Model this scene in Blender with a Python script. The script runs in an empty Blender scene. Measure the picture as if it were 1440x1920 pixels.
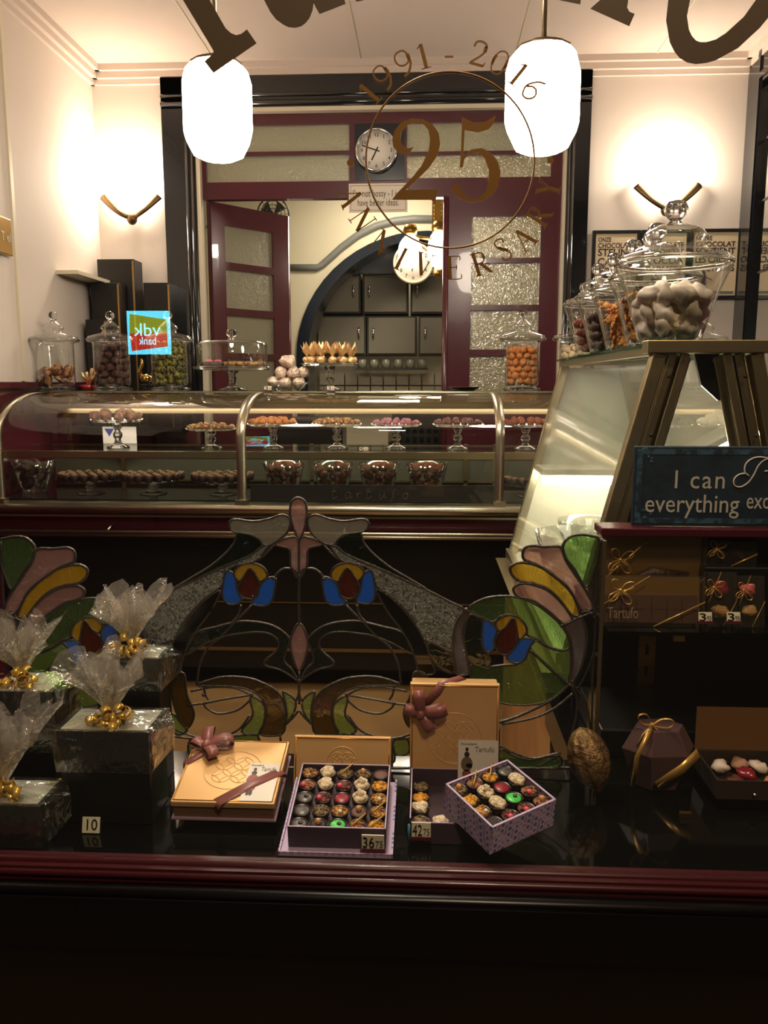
import bpy, bmesh, math, random
from mathutils import Vector, Matrix, Euler, noise
random.seed(7)
sc = bpy.context.scene
COL = sc.collection
PI = math.pi
# ---------------------------------------------------------------- camera
F = 1550.0; PITCH = math.radians(8.87); YAW = math.radians(2.85); CZ = 1.45
cam = bpy.data.cameras.new('camera'); co = bpy.data.objects.new('camera', cam); COL.objects.link(co)
cam.sensor_fit = 'VERTICAL'; cam.sensor_height = 36; cam.lens = F/1920*36
cam.clip_start = 0.05; cam.clip_end = 60
co.location = (0, 0, CZ); co.rotation_euler = (PI/2-PITCH, 0, YAW)
sc.camera = co
sc.view_settings.view_transform = 'Standard'; sc.view_settings.look = 'None'
sc.view_settings.exposure = 0.0; sc.view_settings.gamma = 1.0
sc.cycles.use_denoising = True
sc.cycles.max_bounces = 10; sc.cycles.transparent_max_bounces = 48; sc.cycles.transmission_bounces = 8
sc.cycles.sample_clamp_indirect = 6.0; sc.cycles.caustics_reflective = False; sc.cycles.caustics_refractive = False
# ---------------------------------------------------------------- world: a dark street at night
w = bpy.data.worlds.new('night'); sc.world = w; w.use_nodes = True
w.node_tree.nodes['Background'].inputs[0].default_value = (0.8, 0.6, 0.42, 1)
w.node_tree.nodes['Background'].inputs[1].default_value = 0.035
WARM = (1.0, 0.86, 0.71)
def lamp(name, kind, loc, power, color=WARM, size=0.1, rot=(0, 0, 0), **k):
    l = bpy.data.lights.new(name, kind); o = bpy.data.objects.new(name, l); COL.objects.link(o)
    o.location = loc; o.rotation_euler = rot; l.energy = power; l.color = color
    if kind == 'AREA':
        l.size = size
        if 'size_y' in k: l.shape = 'RECTANGLE'; l.size_y = k['size_y']
    else: l.shadow_soft_size = size
    if kind == 'SPOT': l.spot_size = k.get('angle', 1.5); l.spot_blend = .6
    return o
GLOBE = 45.0          # radiance of the two pendant globes
# the ceiling lamps over the front of the shop, out of the frame above the window
lamp('front_ceiling_lamp', 'AREA', (-0.35, 2.15, 3.2), 25, WARM, .35)
lamp('window_lamp', 'AREA', (-0.25, 1.52, 2.75), 20, WARM, .2)
lamp('street_light', 'AREA', (1.0, -4.0, 7.5), 330, (1, .74, .5), 1.0, (math.radians(40), 0, math.radians(10)))
lamp('back_room_ceiling_lamp', 'AREA', (-.3, 6.3, 3.1), 34, WARM, .5)
lamp('kitchen_lamp', 'AREA', (0, 7.9, 2.9), 9, WARM, .5)
lamp('counter_case_fill', 'AREA', (-.1, 4.06, 1.325), 9, WARM, 3.4, size_y=.03)  # unseen fill added to brighten the goods inside the counter

# ---------------------------------------------------------------- projection of a photo point onto a real plane
_R = Matrix.Rotation(YAW, 3, 'Z') @ Matrix.Rotation(PI/2-PITCH, 3, 'X')
def ray(px, py): return _R @ Vector(((px-720)/F, -(py-960)/F, -1.0))
def at(px, py, Y):
    d = ray(px, py); return d*(Y/d.y) + Vector((0, 0, CZ))
def atz(px, py, Z):
    d = ray(px, py); return d*((Z-CZ)/d.z) + Vector((0, 0, CZ))

# ---------------------------------------------------------------- materials
def lin(c):
    return tuple((v/255/12.92 if v/255 <= .04045 else ((v/255+.055)/1.055)**2.4) for v in c)
_mats = {}
def mat(name, rgb=(200, 200, 200), rough=.5, metal=0, bump=0, scale=60, emit=None, es=0, coat=0, mix=None, spec=.5, mscale=None, sss=0):
    if name in _mats: return _mats[name]
    m = bpy.data.materials.new(name); m.use_nodes = True; nt = m.node_tree
    b = nt.nodes['Principled BSDF']
    c = lin(rgb); b.inputs['Base Color'].default_value = (*c, 1)
    b.inputs['Roughness'].default_value = rough; b.inputs['Metallic'].default_value = metal
    b.inputs['Coat Weight'].default_value = coat; b.inputs['Specular IOR Level'].default_value = spec
    if emit: b.inputs['Emission Color'].default_value = (*emit, 1); b.inputs['Emission Strength'].default_value = es
    if bump or mix:
        tc = nt.nodes.new('ShaderNodeTexCoord'); n = nt.nodes.new('ShaderNodeTexNoise')
        n.inputs['Scale'].default_value = scale; n.inputs['Detail'].default_value = 4
        nt.links.new(tc.outputs['Object'], n.inputs['Vector'])
        if bump:
            bp = nt.nodes.new('ShaderNodeBump'); bp.inputs['Strength'].default_value = bump; bp.inputs['Distance'].default_value = .01
            nt.links.new(n.outputs['Fac'], bp.inputs['Height']); nt.links.new(bp.outputs[0], b.inputs['Normal'])
        if mix:
            n2 = n
            if mscale:
                n2 = nt.nodes.new('ShaderNodeTexNoise'); n2.inputs['Scale'].default_value = mscale; nt.links.new(tc.outputs['Object'], n2.inputs['Vector'])
            r = nt.nodes.new('ShaderNodeValToRGB'); r.color_ramp.elements[0].color = (*c, 1); r.color_ramp.elements[1].color = (*lin(mix), 1)
            r.color_ramp.elements[0].position = .42; r.color_ramp.elements[1].position = .58
            nt.links.new(n2.outputs['Fac'], r.inputs[0]); nt.links.new(r.outputs[0], b.inputs['Base Color'])
    _mats[name] = m; return m
def glass(name, tint=(250, 250, 245), base=.05, edge=.75, rough=.03, bump=0, scale=40, opal=0, opal_rgb=None, wave=False, power=3.0, mask=False):
    """a thin sheet of glass: light goes straight through, more is mirrored at grazing angles"""
    if name in _mats: return _mats[name]
    m = bpy.data.materials.new(name); m.use_nodes = True; nt = m.node_tree; N = nt.nodes; L = nt.links
    N.remove(N['Principled BSDF']); out = N['Material Output']
    tr = N.new('ShaderNodeBsdfTransparent'); tr.inputs[0].default_value = (*lin(tint), 1)
    gl = N.new('ShaderNodeBsdfAnisotropic'); gl.inputs['Roughness'].default_value = rough; gl.inputs['Color'].default_value = (1, 1, 1, 1)
    lw = N.new('ShaderNodeLayerWeight'); lw.inputs[0].default_value = .5
    pw = N.new('ShaderNodeMath'); pw.operation = 'POWER'; pw.inputs[1].default_value = power
    mr = N.new('ShaderNodeMapRange'); mr.inputs['To Min'].default_value = base; mr.inputs['To Max'].default_value = edge
    L.new(lw.outputs['Facing'], pw.inputs[0]); L.new(pw.outputs[0], mr.inputs[0])
    base_sh = tr.outputs[0]
    bp = None
    if bump or mask:
        tc = N.new('ShaderNodeTexCoord'); n = N.new('ShaderNodeTexNoise') if not wave else N.new('ShaderNodeTexWave')
        n.inputs['Scale'].default_value = scale
        if wave: n.inputs['Distortion'].default_value = 9; n.inputs['Detail Scale'].default_value = 1.2
        else: n.inputs['Detail'].default_value = 2; n.inputs['Distortion'].default_value = 1.5
        L.new(tc.outputs['Object'], n.inputs['Vector'])
    if bump:
        bp = N.new('ShaderNodeBump'); bp.inputs['Strength'].default_value = bump; bp.inputs['Distance'].default_value = .006
        L.new(n.outputs['Fac'], bp.inputs['Height']); L.new(bp.outputs[0], gl.inputs['Normal'])
    if opal:
        d = N.new('ShaderNodeBsdfDiffuse'); t = N.new('ShaderNodeBsdfTranslucent')
        c = (*lin(opal_rgb or tint), 1); d.inputs[0].default_value = c; t.inputs[0].default_value = c
        if bp: L.new(bp.outputs[0], d.inputs['Normal'])
        a = N.new('ShaderNodeMixShader'); L.new(d.outputs[0], a.inputs[1]); L.new(t.outputs[0], a.inputs[2])
        o = N.new('ShaderNodeMixShader'); o.inputs[0].default_value = opal
        if mask:
            r = N.new('ShaderNodeMapRange'); r.inputs['From Min'].default_value = .46; r.inputs['From Max'].default_value = .58
            r.inputs['To Max'].default_value = opal; L.new(n.outputs['Fac'], r.inputs[0]); L.new(r.outputs[0], o.inputs[0])
        L.new(tr.outputs[0], o.inputs[1]); L.new(a.outputs[0], o.inputs[2]); base_sh = o.outputs[0]
    mx = N.new('ShaderNodeMixShader'); L.new(mr.outputs[0], mx.inputs[0]); L.new(base_sh, mx.inputs[1]); L.new(gl.outputs[0], mx.inputs[2])
    L.new(mx.outputs[0], out.inputs[0])
    _mats[name] = m; return m
def solid_glass(name='solid_glass'):
    if name in _mats: return _mats[name]
    m = bpy.data.materials.new(name); m.use_nodes = True; b = m.node_tree.nodes['Principled BSDF']
    b.inputs['Transmission Weight'].default_value = 1; b.inputs['Roughness'].default_value = .02; b.inputs['IOR'].default_value = 1.48
    _mats[name] = m; return m
M_wall = mat('cream_plaster', (214, 202, 190), .75, bump=.05, scale=8)
M_ceil = mat('cream_ceiling', (212, 196, 184), .8)
M_maroon = mat('maroon_gloss_paint', (78, 24, 36), .25, coat=.3)
M_black = mat('black_gloss_paint', (14, 16, 20), .12, coat=.6)
M_navy = mat('navy_gloss_paint', (18, 28, 38), .2)
M_cream = mat('cream_paint', (215, 205, 180), .5)
M_grey = mat('grey_paint', (112, 114, 108), .5)
M_backwall = mat('back_room_plaster', (200, 192, 165), .8)
M_brass = mat('brass', (190, 150, 80), .28, 1)
M_champ = mat('champagne_metal', (192, 184, 160), .3, 1, bump=.02, scale=200)
M_champ2 = mat('brushed_gold_metal', (178, 162, 126), .32, 1)
M_chrome = mat('chrome', (220, 220, 220), .08, 1)
M_bronze = mat('bronze', (96, 76, 52), .38, .9)
M_lead = mat('lead_came', (92, 88, 84), .38, .85, bump=.3, scale=150)
M_floor = mat('tan_floor', (130, 100, 58), .6, bump=.05, scale=20, mix=(114, 86, 48), mscale=3)
M_plat = mat('black_glass_platform', (6, 7, 7), .07, spec=.3)
M_blackmatt = mat('black_card', (12, 11, 12), .35)
M_globe = mat('opal_globe', (255, 240, 220), .4, emit=WARM, es=GLOBE)
M_sconce = mat('sconce_opal', (255, 240, 220), .4, emit=WARM, es=26)
M_bulb = mat('bulb_glow', (255, 240, 220), .4, emit=WARM, es=24)
G_jar = glass('jar_glass', (246, 248, 246), .06, 1.0, .04, power=2.0)
G_case = glass('case_glass', (250, 250, 246), .05, .7, .02)
G_pane = glass('window_pane_glass', (252, 252, 250), .045, .6, 0.0, power=4)
G_shelf = glass('shelf_glass', (240, 246, 240), .06, .5, .03)
G_frost = glass('frosted_glass', (200, 205, 180), .1, .4, .25, bump=.6, scale=55, opal=.75, opal_rgb=(190, 186, 160))
G_frostb = glass('mottled_frosted_glass', (225, 222, 195), .18, .5, .12, bump=1, scale=45, opal=.62, opal_rgb=(190, 184, 150))
S_glass = solid_glass()

# ---------------------------------------------------------------- mesh builder
def wloc(o):
    v = Vector((0, 0, 0))
    while o: v += o.location; o = o.parent
    return v
def crom(pts, n=5, closed=True):
    P = [Vector(p) for p in pts]; out = []; N = len(P)
    rng = range(N) if closed else range(N-1)
    for i in rng:
        if closed: a, b, c, d = P[i-1], P[i], P[(i+1) % N], P[(i+2) % N]
        else: a, b, c, d = P[max(i-1, 0)], P[i], P[i+1], P[min(i+2, N-1)]
        for k in range(n):
            t = k/n
            out.append(.5*((2*b)+(c-a)*t+(2*a-5*b+4*c-d)*t*t+(3*b-a-3*c+d)*t**3))
    if not closed: out.append(P[-1])
    return out
class MB:
    def __init__(s): s.v = []; s.f = []; s.mi = []; s.sm = []; s.cur = 0
    def add(s, vs, fs, smooth=False, M=None):
        o = len(s.v)
        s.v += [tuple(M @ Vector(v)) if M else tuple(v) for v in vs]
        for f in fs: s.f.append([i+o for i in f]); s.mi.append(s.cur); s.sm.append(smooth)
        return s
    def box(s, lo, hi, M=None):
        x0, y0, z0 = lo; x1, y1, z1 = hi
        return s.add([(x0,y0,z0),(x1,y0,z0),(x1,y1,z0),(x0,y1,z0),(x0,y0,z1),(x1,y0,z1),(x1,y1,z1),(x0,y1,z1)],
            [(0,3,2,1),(4,5,6,7),(0,1,5,4),(1,2,6,5),(2,3,7,6),(3,0,4,7)], False, M)
    def bar(s, a, b, wx, wz, up=(0, 0, 1)):
        a = Vector(a); b = Vector(b); d = (b-a).normalized(); u = Vector(up)
        if abs(d.dot(u)) > .99: u = Vector((0, 1, 0))
        x = d.cross(u).normalized()*wx/2; z = x.cross(d).normalized()*wz/2
        vs = [p+i*x+j*z for p in (a, b) for i, j in ((-1,-1),(1,-1),(1,1),(-1,1))]
        return s.add(vs, [(3,2,1,0),(4,5,6,7),(0,1,5,4),(1,2,6,5),(2,3,7,6),(3,0,4,7)])
    def tube(s, pts, r, seg=8, closed=False, flat=1.0, up=None):
        P = [Vector(p) for p in pts]; n = len(P); vs = []; prev = Vector(up) if up else None
        for i, p in enumerate(P):
            if closed: t = P[(i+1) % n]-P[i-1]
            else: t = P[min(i+1, n-1)]-P[max(i-1, 0)]
            if t.length < 1e-9: t = Vector((0, 0, 1))
            t.normalize()
            if prev is None: prev = Vector((0, 0, 1)) if abs(t.z) < .9 else Vector((1, 0, 0))
            x = (prev - t*prev.dot(t))
            if x.length < 1e-6: x = t.orthogonal()
            x.normalize(); y = t.cross(x); prev = Vector(up) if up else x
            rr = r[i] if isinstance(r, (list, tuple)) else r
            for k in range(seg):
                a = 2*PI*k/seg; vs.append(p+x*rr*math.cos(a)+y*rr*flat*math.sin(a))
        fs = []
        for i in range(n if closed else n-1):
            j = (i+1) % n
            for k in range(seg): k2 = (k+1) % seg; fs.append((i*seg+k, i*seg+k2, j*seg+k2, j*seg+k))
        if not closed: fs += [tuple(range(seg))[::-1], tuple((n-1)*seg+k for k in range(seg))]
        return s.add(vs, fs, True)
    def lathe(s, prof, c=(0, 0, 0), seg=28, sx=1, sy=1, M=None, capped=False):
        c = Vector(c); vs = []; n = len(prof)
        for r, z in prof:
            for k in range(seg):
                a = 2*PI*k/seg; vs.append((c.x+r*sx*math.cos(a), c.y+r*sy*math.sin(a), c.z+z))
        fs = []
        for i in range(n-1):
            for k in range(seg):
                k2 = (k+1) % seg; fs.append((i*seg+k, i*seg+k2, (i+1)*seg+k2, (i+1)*seg+k))
        if capped: fs += [tuple(range(seg))[::-1], tuple((n-1)*seg+k for k in range(seg))]
        return s.add(vs, fs, True, M)
    def ball(s, c, r, seg=14, rings=8, sz=1, nz=0, ns=60, sx=1, sy=1, M=None):
        c = Vector(c); vs = []; fs = []
        def pt(a, b):
            d = Vector((math.sin(a)*math.cos(b), math.sin(a)*math.sin(b), math.cos(a)))
            k = 1+(nz*noise.noise((d*r+c*3.1)*ns) if nz else 0)
            return Vector((d.x*r*sx*k, d.y*r*sy*k, d.z*r*sz*k))+c
        vs.append(pt(0, 0))
        for i in range(1, rings):
            for k in range(seg): vs.append(pt(PI*i/rings, 2*PI*k/seg))
        vs.append(pt(PI, 0)); e = len(vs)-1
        for k in range(seg):
            k2 = (k+1) % seg; fs.append((0, 1+k, 1+k2)); fs.append((e, e-seg+k2, e-seg+k))
        for i in range(rings-2):
            for k in range(seg):
                k2 = (k+1) % seg; a = 1+i*seg; fs.append((a+k, a+seg+k, a+seg+k2, a+k2))
        return s.add(vs, fs, True, M)
    def prism(s, loop, d):
        """closed 3D loop extruded by vector d (concave allowed)"""
        bm = bmesh.new(); d = Vector(d)
        a = [bm.verts.new(p) for p in loop]; b = [bm.verts.new(Vector(p)+d) for p in loop]
        n = len(a); fs = []
        try:
            f1 = bm.faces.new(a); f2 = bm.faces.new(b[::-1])
        except Exception: bm.free(); return s
        f1.normal_update(); f2.normal_update()
        for i in range(n): bm.faces.new((a[i], b[i], b[(i+1) % n], a[(i+1) % n]))
        bmesh.ops.triangulate(bm, faces=[f for f in bm.faces if len(f.verts) > 4])
        bm.normal_update(); bm.verts.index_update()
        vs = [v.co.copy() for v in bm.verts]; fs = [[v.index for v in f.verts] for f in bm.faces]; bm.free()
        return s.add(vs, fs)
    def ribbon(s, pts, side, width, th=.0006):
        """flat strip along pts; side = vector(s) across"""
        n = len(pts); vs = []
        for i, p in enumerate(pts):
            p = Vector(p); sd = Vector(side[i] if isinstance(side, list) else side).normalized()*width/2
            t = (Vector(pts[min(i+1, n-1)])-Vector(pts[max(i-1, 0)]))
            nn = t.cross(sd); nn = nn.normalized()*th if nn.length > 1e-9 else Vector((0, 0, th))
            vs += [p-sd, p+sd, p+sd+nn, p-sd+nn]
        fs = []
        for i in range(n-1):
            a = 4*i
            for k in range(4): k2 = (k+1) % 4; fs.append((a+k, a+k2, a+4+k2, a+4+k))
        fs += [(3, 2, 1, 0), (4*n-4, 4*n-3, 4*n-2, 4*n-1)]
        return s.add(vs, fs, True)
    def build(s, name, mats, parent=None, origin=None, bevel=0, sub=0):
        me = bpy.data.meshes.new(name)
        if parent is not None: off = wloc(parent)
        elif origin is not None: off = Vector(origin)
        elif s.v:
            xs = [v[0] for v in s.v]; ys = [v[1] for v in s.v]; zs = [v[2] for v in s.v]
            off = Vector(((min(xs)+max(xs))/2, (min(ys)+max(ys))/2, min(zs)))
        else: off = Vector((0, 0, 0))
        me.from_pydata([(v[0]-off.x, v[1]-off.y, v[2]-off.z) for v in s.v], [], s.f)
        for m in (mats if isinstance(mats, (list, tuple)) else [mats]): me.materials.append(m)
        me.polygons.foreach_set('material_index', s.mi); me.polygons.foreach_set('use_smooth', s.sm)
        me.validate(); me.update()
        bm = bmesh.new(); bm.from_mesh(me)
        bmesh.ops.recalc_face_normals(bm, faces=bm.faces); bm.to_mesh(me); bm.free()
        o = bpy.data.objects.new(name, me); COL.objects.link(o)
        if parent is not None: o.parent = parent
        else: o.location = off
        if bevel:
            md = o.modifiers.new('bevel', 'BEVEL'); md.width = bevel; md.segments = 2; md.limit_method = 'ANGLE'
        return o
def tag(o, label, cat, group=None, kind=None):
    o['label'] = label; o['category'] = cat
    if group: o['group'] = group
    if kind: o['kind'] = kind
    return o
def thing(name, loc, label, cat, group=None):
    o = bpy.data.objects.new(name, None); COL.objects.link(o); o.location = loc; o.empty_display_size = .05
    return tag(o, label, cat, group)
def struct(o): o['kind'] = 'structure'; return o
def copy_tree(o, parent=None):
    c = o.copy(); COL.objects.link(c); c.parent = parent
    for ch in list(o.children): copy_tree(ch, c)
    return c
_used = set()
def inst(proto, loc, rot=(0, 0, 0), scale=1, label=None, group=None):
    """first use moves the first-built thing itself, then copies"""
    if proto.name not in _used: _used.add(proto.name); o = proto
    else: o = copy_tree(proto)
    o.location = loc; o.rotation_euler = rot
    o.scale = (scale,)*3 if not isinstance(scale, (tuple, list)) else scale
    if label: o['label'] = label
    if group: o['group'] = group
    return o
def text(s, size, m, loc, parent, width=None, bold=0, rot=(PI/2, 0, 0), name='lettering', align='CENTER', ex=.0005, label=None, spacing=1.0, M=None):
    cu = bpy.data.curves.new('t', 'FONT'); cu.body = s; cu.size = size; cu.align_x = align; cu.align_y = 'CENTER'; cu.extrude = ex; cu.resolution_u = 3
    cu.space_character = spacing; cu.offset = bold*size
    o = bpy.data.objects.new('t', cu); COL.objects.link(o)
    dg = bpy.context.evaluated_depsgraph_get(); me = bpy.data.meshes.new_from_object(o.evaluated_get(dg))
    bpy.data.objects.remove(o); bpy.data.curves.remove(cu)
    vs = [v.co.copy() for v in me.vertices]; fs = [list(p.vertices) for p in me.polygons]; bpy.data.meshes.remove(me)
    if width and vs:
        xs = [v.x for v in vs]; k = width/(max(xs)-min(xs))
        for v in vs: v.x *= k
    R = M if M else Matrix.Translation(Vector(loc)) @ Euler(rot).to_matrix().to_4x4()
    mb = MB(); mb.add(vs, fs, False, R)
    r = mb.build(name, m, parent)
    if label: r['label'] = label
    return r
def px_box(mb, x0, y0, x1, y1, Y, d=.02):
    a = at(x0, y0, Y); b = at(x1, y1, Y)
    return mb.box((min(a.x, b.x), Y, min(a.z, b.z)), (max(a.x, b.x), Y+d, max(a.z, b.z)))
# ================================================================ SETTING
XL, XR, YB, ZC = -2.013, 1.885, 5.2, 3.31
def holed(mb, x0, z0, x1, z1, holes, y, d, M=None):
    xs = sorted({x0, x1, *[h[0] for h in holes], *[h[2] for h in holes]}); zs = sorted({z0, z1, *[h[1] for h in holes], *[h[3] for h in holes]})
    for i in range(len(xs)-1):
        for j in range(len(zs)-1):
            cx = (xs[i]+xs[i+1])/2; cz = (zs[j]+zs[j+1])/2
            if not any(h[0] < cx < h[2] and h[1] < cz < h[3] for h in holes):
                mb.box((xs[i], y, zs[j]), (xs[i+1], y+d, zs[j+1]), M)
    return mb
def S(name, lo, hi, m, parent=None): return struct(MB().box(lo, hi).build(name, m, parent))
S('floor', (-2.3, .4, -.1), (2.3, 8.3, 0), M_floor)
S('ceiling', (-2.2, 1.1, ZC), (2.1, 5.4, ZC+.1), M_ceil)
o = struct(holed(MB(), 1.1, 1.45, 5.4, ZC, [], 0, .1, Matrix.Translation((XL, 0, 0)) @ Matrix.Rotation(PI/2, 4, 'Z')).build('wall_left', M_wall))
S('wall_left_dado', (XL-.1, 1.1, 0), (XL+.012, 5.2, 1.45), M_maroon)
S('wall_right', (XR, 1.1, 1.45), (XR+.1, 5.4, ZC), M_wall)
S('wall_right_dado', (XR-.012, 1.1, 0), (XR+.1, 5.2, 1.45), M_maroon)
struct(holed(MB(), XL, 0, XR, ZC, [(-1.5, 0, .87, 3.16)], YB, .12).build('wall_back', M_wall))
for x0, x1 in ((XL, -1.585), (.95, XR)): S('wall_back_dado', (x0, YB-.02, 0), (x1, YB, 1.44), M_maroon)
for nm, y in (('trim_1', 4.08), ('trim_2', 2.6)): S(nm, (XL, y, 1.46), (XL+.012, y+.03, ZC), M_cream)
# cornice in two steps on three sides, dado rails
mb = MB()
for k, (dd, zz) in enumerate(((.07, .035), (.045, .07), (.02, .1))):
    mb.box((XL, YB-dd, ZC-zz), (XR, YB, ZC)); mb.box((XL, 1.2, ZC-zz), (XL+dd, YB, ZC)); mb.box((XR-dd, 1.2, ZC-zz), (XR, YB, ZC))
struct(mb.build('trim_3', M_ceil))
mb = MB(); mb.box((XL, YB-.04, 1.425), (-1.59, YB, 1.455)); mb.box((.95, YB-.04, 1.425), (XR, YB, 1.455)); mb.box((XL, 1.2, 1.425), (XL+.035, YB, 1.455)); mb.box((XR-.035, 1.2, 1.425), (XR, YB, 1.455))
struct(mb.build('trim_4', M_maroon))
mb = MB()
for x in (-1.25, -.4, .5, 1.3): mb.box((x, 1.3, ZC-.004), (x+.008, YB, ZC+.001))
struct(mb.build('trim_5', M_cream))
# front wall above and beside the shop window (out of frame)
S('wall_front_top', (-2.4, 1.16, 2.75), (2.4, 1.28, 3.5), M_black)
S('wall_front_side', (-2.4, 1.16, 0), (XL+.02, 1.28, 2.8), M_black)
S('wall_front_other_side', (XR-.02, 1.16, 0), (2.4, 1.28, 2.8), M_black)
# the black moulded portal
pt = bpy.data.objects.new('trim_6', None); COL.objects.link(pt); pt.location = (-.3, YB, 0); struct(pt)
for nm, a, b in (('jamb', -1.585, -1.385), ('jamb', .82, .95)):
    mb = MB(); w_ = b-a; mb.box((a, YB-.045, 0), (b, YB+.05, 3.235))
    for t in ((.72, .88) if a < 0 else (.25, .08)): mb.tube([(a+w_*t, YB-.046, 0), (a+w_*t, YB-.046, 3.1)], .014, 12)
    mb.build(nm, M_black, pt)
mb = MB(); mb.box((-1.585, YB-.045, 3.06), (.95, YB+.05, 3.236))
for z, r in ((3.13, .012), (3.085, .016)): mb.tube([(-1.585, YB-.046, z), (.95, YB-.046, z)], r, 10)
mb.build('lintel', M_black, pt)
mb = MB(); mb.box((-1.385, YB-.05, 0), (-1.362, YB+.05, 3.06)); mb.box((.80, YB-.05, 0), (.82, YB+.05, 3.06)); mb.box((-1.385, YB-.05, 3.037), (.82, YB+.05, 3.06))
mb.build('inner_bead', M_cream, pt)
# transom with four frosted lights and the black clock panel
def R(px0, py0, px1, py1, Y=YB):
    a = at(px0, py0, Y); b = at(px1, py1, Y); return (a.x, b.z, b.x, a.z)
rects = [R(386, 236, 655, 282), R(386, 293, 655, 339), R(763, 231, 1033, 281), R(763, 292, 1033, 331)]
clockr = R(665, 233, 758, 338)
w2 = bpy.data.objects.new('window_2', None); COL.objects.link(w2); w2.location = (-.3, YB, 2.56); struct(w2)
zt0 = at(600, 372, YB).z
holed(MB(), -1.362, zt0, .80, 3.037, rects, YB, .06).build('transom_frame', M_maroon, w2)
for i, r in enumerate(rects):
    MB().box((r[0], YB+.025, r[1]), (r[2], YB+.031, r[3])).build('pane', G_frostb if i == 3 else G_frost, w2)
MB().box((clockr[0], YB-.008, clockr[1]), (clockr[2], YB+.0, clockr[3])).build('clock_panel', M_navy, w2)
# right leaf, shut
d2 = bpy.data.objects.new('door_2', None); COL.objects.link(d2); d2.location = (.45, YB, 0); struct(d2)
rows = [(406, 483), (493, 571), (582, 655), (667, 742)]
hs = [R(885, a, 1013, b) for a, b in rows]; hx0, hx1 = hs[0][0], hs[0][2]; hs = [(hx0, h[1], hx1, h[3]) for h in hs]
holed(MB(), .115, .02, .80, zt0, hs+[(hx0, .3, hx1, .8)], YB, .05).build('door_frame', M_maroon, d2)
MB().box((hx0, YB+.015, .3), (hx1, YB+.03, .8)).build('door_panel', M_maroon, d2)
for h in hs: MB().box((h[0], YB+.02, h[1]), (h[2], YB+.026, h[3])).build('pane', G_frostb, d2)
MB().tube([(.115, YB-.004, .02), (.115, YB-.004, zt0)], .018, 10).build('meeting_bead', M_maroon, d2)
# left leaf, folded back into the room behind
d1 = bpy.data.objects.new('door_1', None); COL.objects.link(d1); d1.location = (-1.34, YB+.05, 0); d1.rotation_euler = (0, 0, math.radians(50)); struct(d1)
zr = [(at(413, a, 5.34).z, at(413, b, 5.34).z) for a, b in ((424, 492), (506, 578), (592, 662), (674, 745))]
hs = [(.10, b, .49, a) for a, b in zr]
def lbuild(mb, name, m, par):       # mesh in the parent's own frame
    o = mb.build(name, m, None, origin=(0, 0, 0)); o.parent = par; return o
lbuild(holed(MB(), 0, .02, .61, 2.55, hs+[(.1, .3, .49, .8)], -.02, .045), 'door_frame', M_maroon, d1)
lbuild(MB().box((.1, -.01, .3), (.49, .01, .8)), 'door_panel', M_maroon, d1)
for h in hs: lbuild(MB().box((h[0], -.002, h[1]), (h[2], .004, h[3])), 'pane', G_frost, d1)
lbuild(MB().tube([(.62, 0, .02), (.62, 0, 2.55)], .022, 10), 'edge_bead', M_maroon, d1)
# room behind
S('wall_behind_left', (-1.95, 5.32, 0), (-1.85, 8.1, 3.3), M_backwall)
S('wall_behind_right', (1.75, 5.32, 0), (1.85, 8.1, 3.3), M_backwall)
S('ceiling_behind', (-1.95, 5.32, 3.3), (1.85, 8.2, 3.4), M_backwall)
S('wall_behind_far', (-1.95, 8.1, 0), (1.85, 8.2, 3.3), M_backwall)
YA = 7.0; acx, acz, asx, asz = .0, 1.66, 1.07, 1.0
arc = [(acx+asx*math.cos(a), YA, acz+asz*math.sin(a)) for a in [PI-PI*k/28 for k in range(29)]]
loop = [(-1.85, YA, 0), (acx-asx, YA, 0)]+arc+[(acx+asx, YA, 0), (1.75, YA, 0), (1.75, YA, 3.3), (-1.85, YA, 3.3)]
struct(MB().prism(loop, (0, .35, 0)).build('wall_behind_arch', M_backwall))
inner = [(acx+(asx-.085)*math.cos(a), YA, acz+(asz-.06)*math.sin(a)) for a in [PI*k/28 for k in range(29)]]
outer = [(acx+(asx+.01)*math.cos(a), YA-.02, acz+(asz+.01)*math.sin(a)) for a in [PI-PI*k/28 for k in range(29)]]
inner = [(x, YA-.02, z) for x, y, z in inner]
struct(MB().prism([(acx-asx-.01, YA-.02, 0)]+outer+[(acx+asx+.01, YA-.02, 0), (acx+asx-.085, YA-.02, 0)]+inner+[(acx-asx+.085, YA-.02, 0)], (0, .4, 0)).build('trim_7', M_navy))
sp = [at(x, y, YA-.01) for x, y in ((540, 502), (595, 502), (606, 495), (640, 464), (672, 440), (706, 423), (740, 414), (775, 410), (845, 411))]
struct(MB().ribbon([tuple(p) for p in sp], [(.05, 0, 1) if i < 2 else (-.5, 0, .8) if i < 6 else (-.1, 0, 1) for i in range(9)], .055, .008).build('trim_8', M_grey))
zty = at(700, 512, 7.36).z
struct(MB().box((-1.05, 7.36, zty), (1.1, 7.4, 2.75)).build('wall_tympanum', M_navy))
struct(MB().box((-.75, 7.355, zty-.005), (1.0, 7.40, zty+.0)).build('trim_9', M_black))
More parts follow.
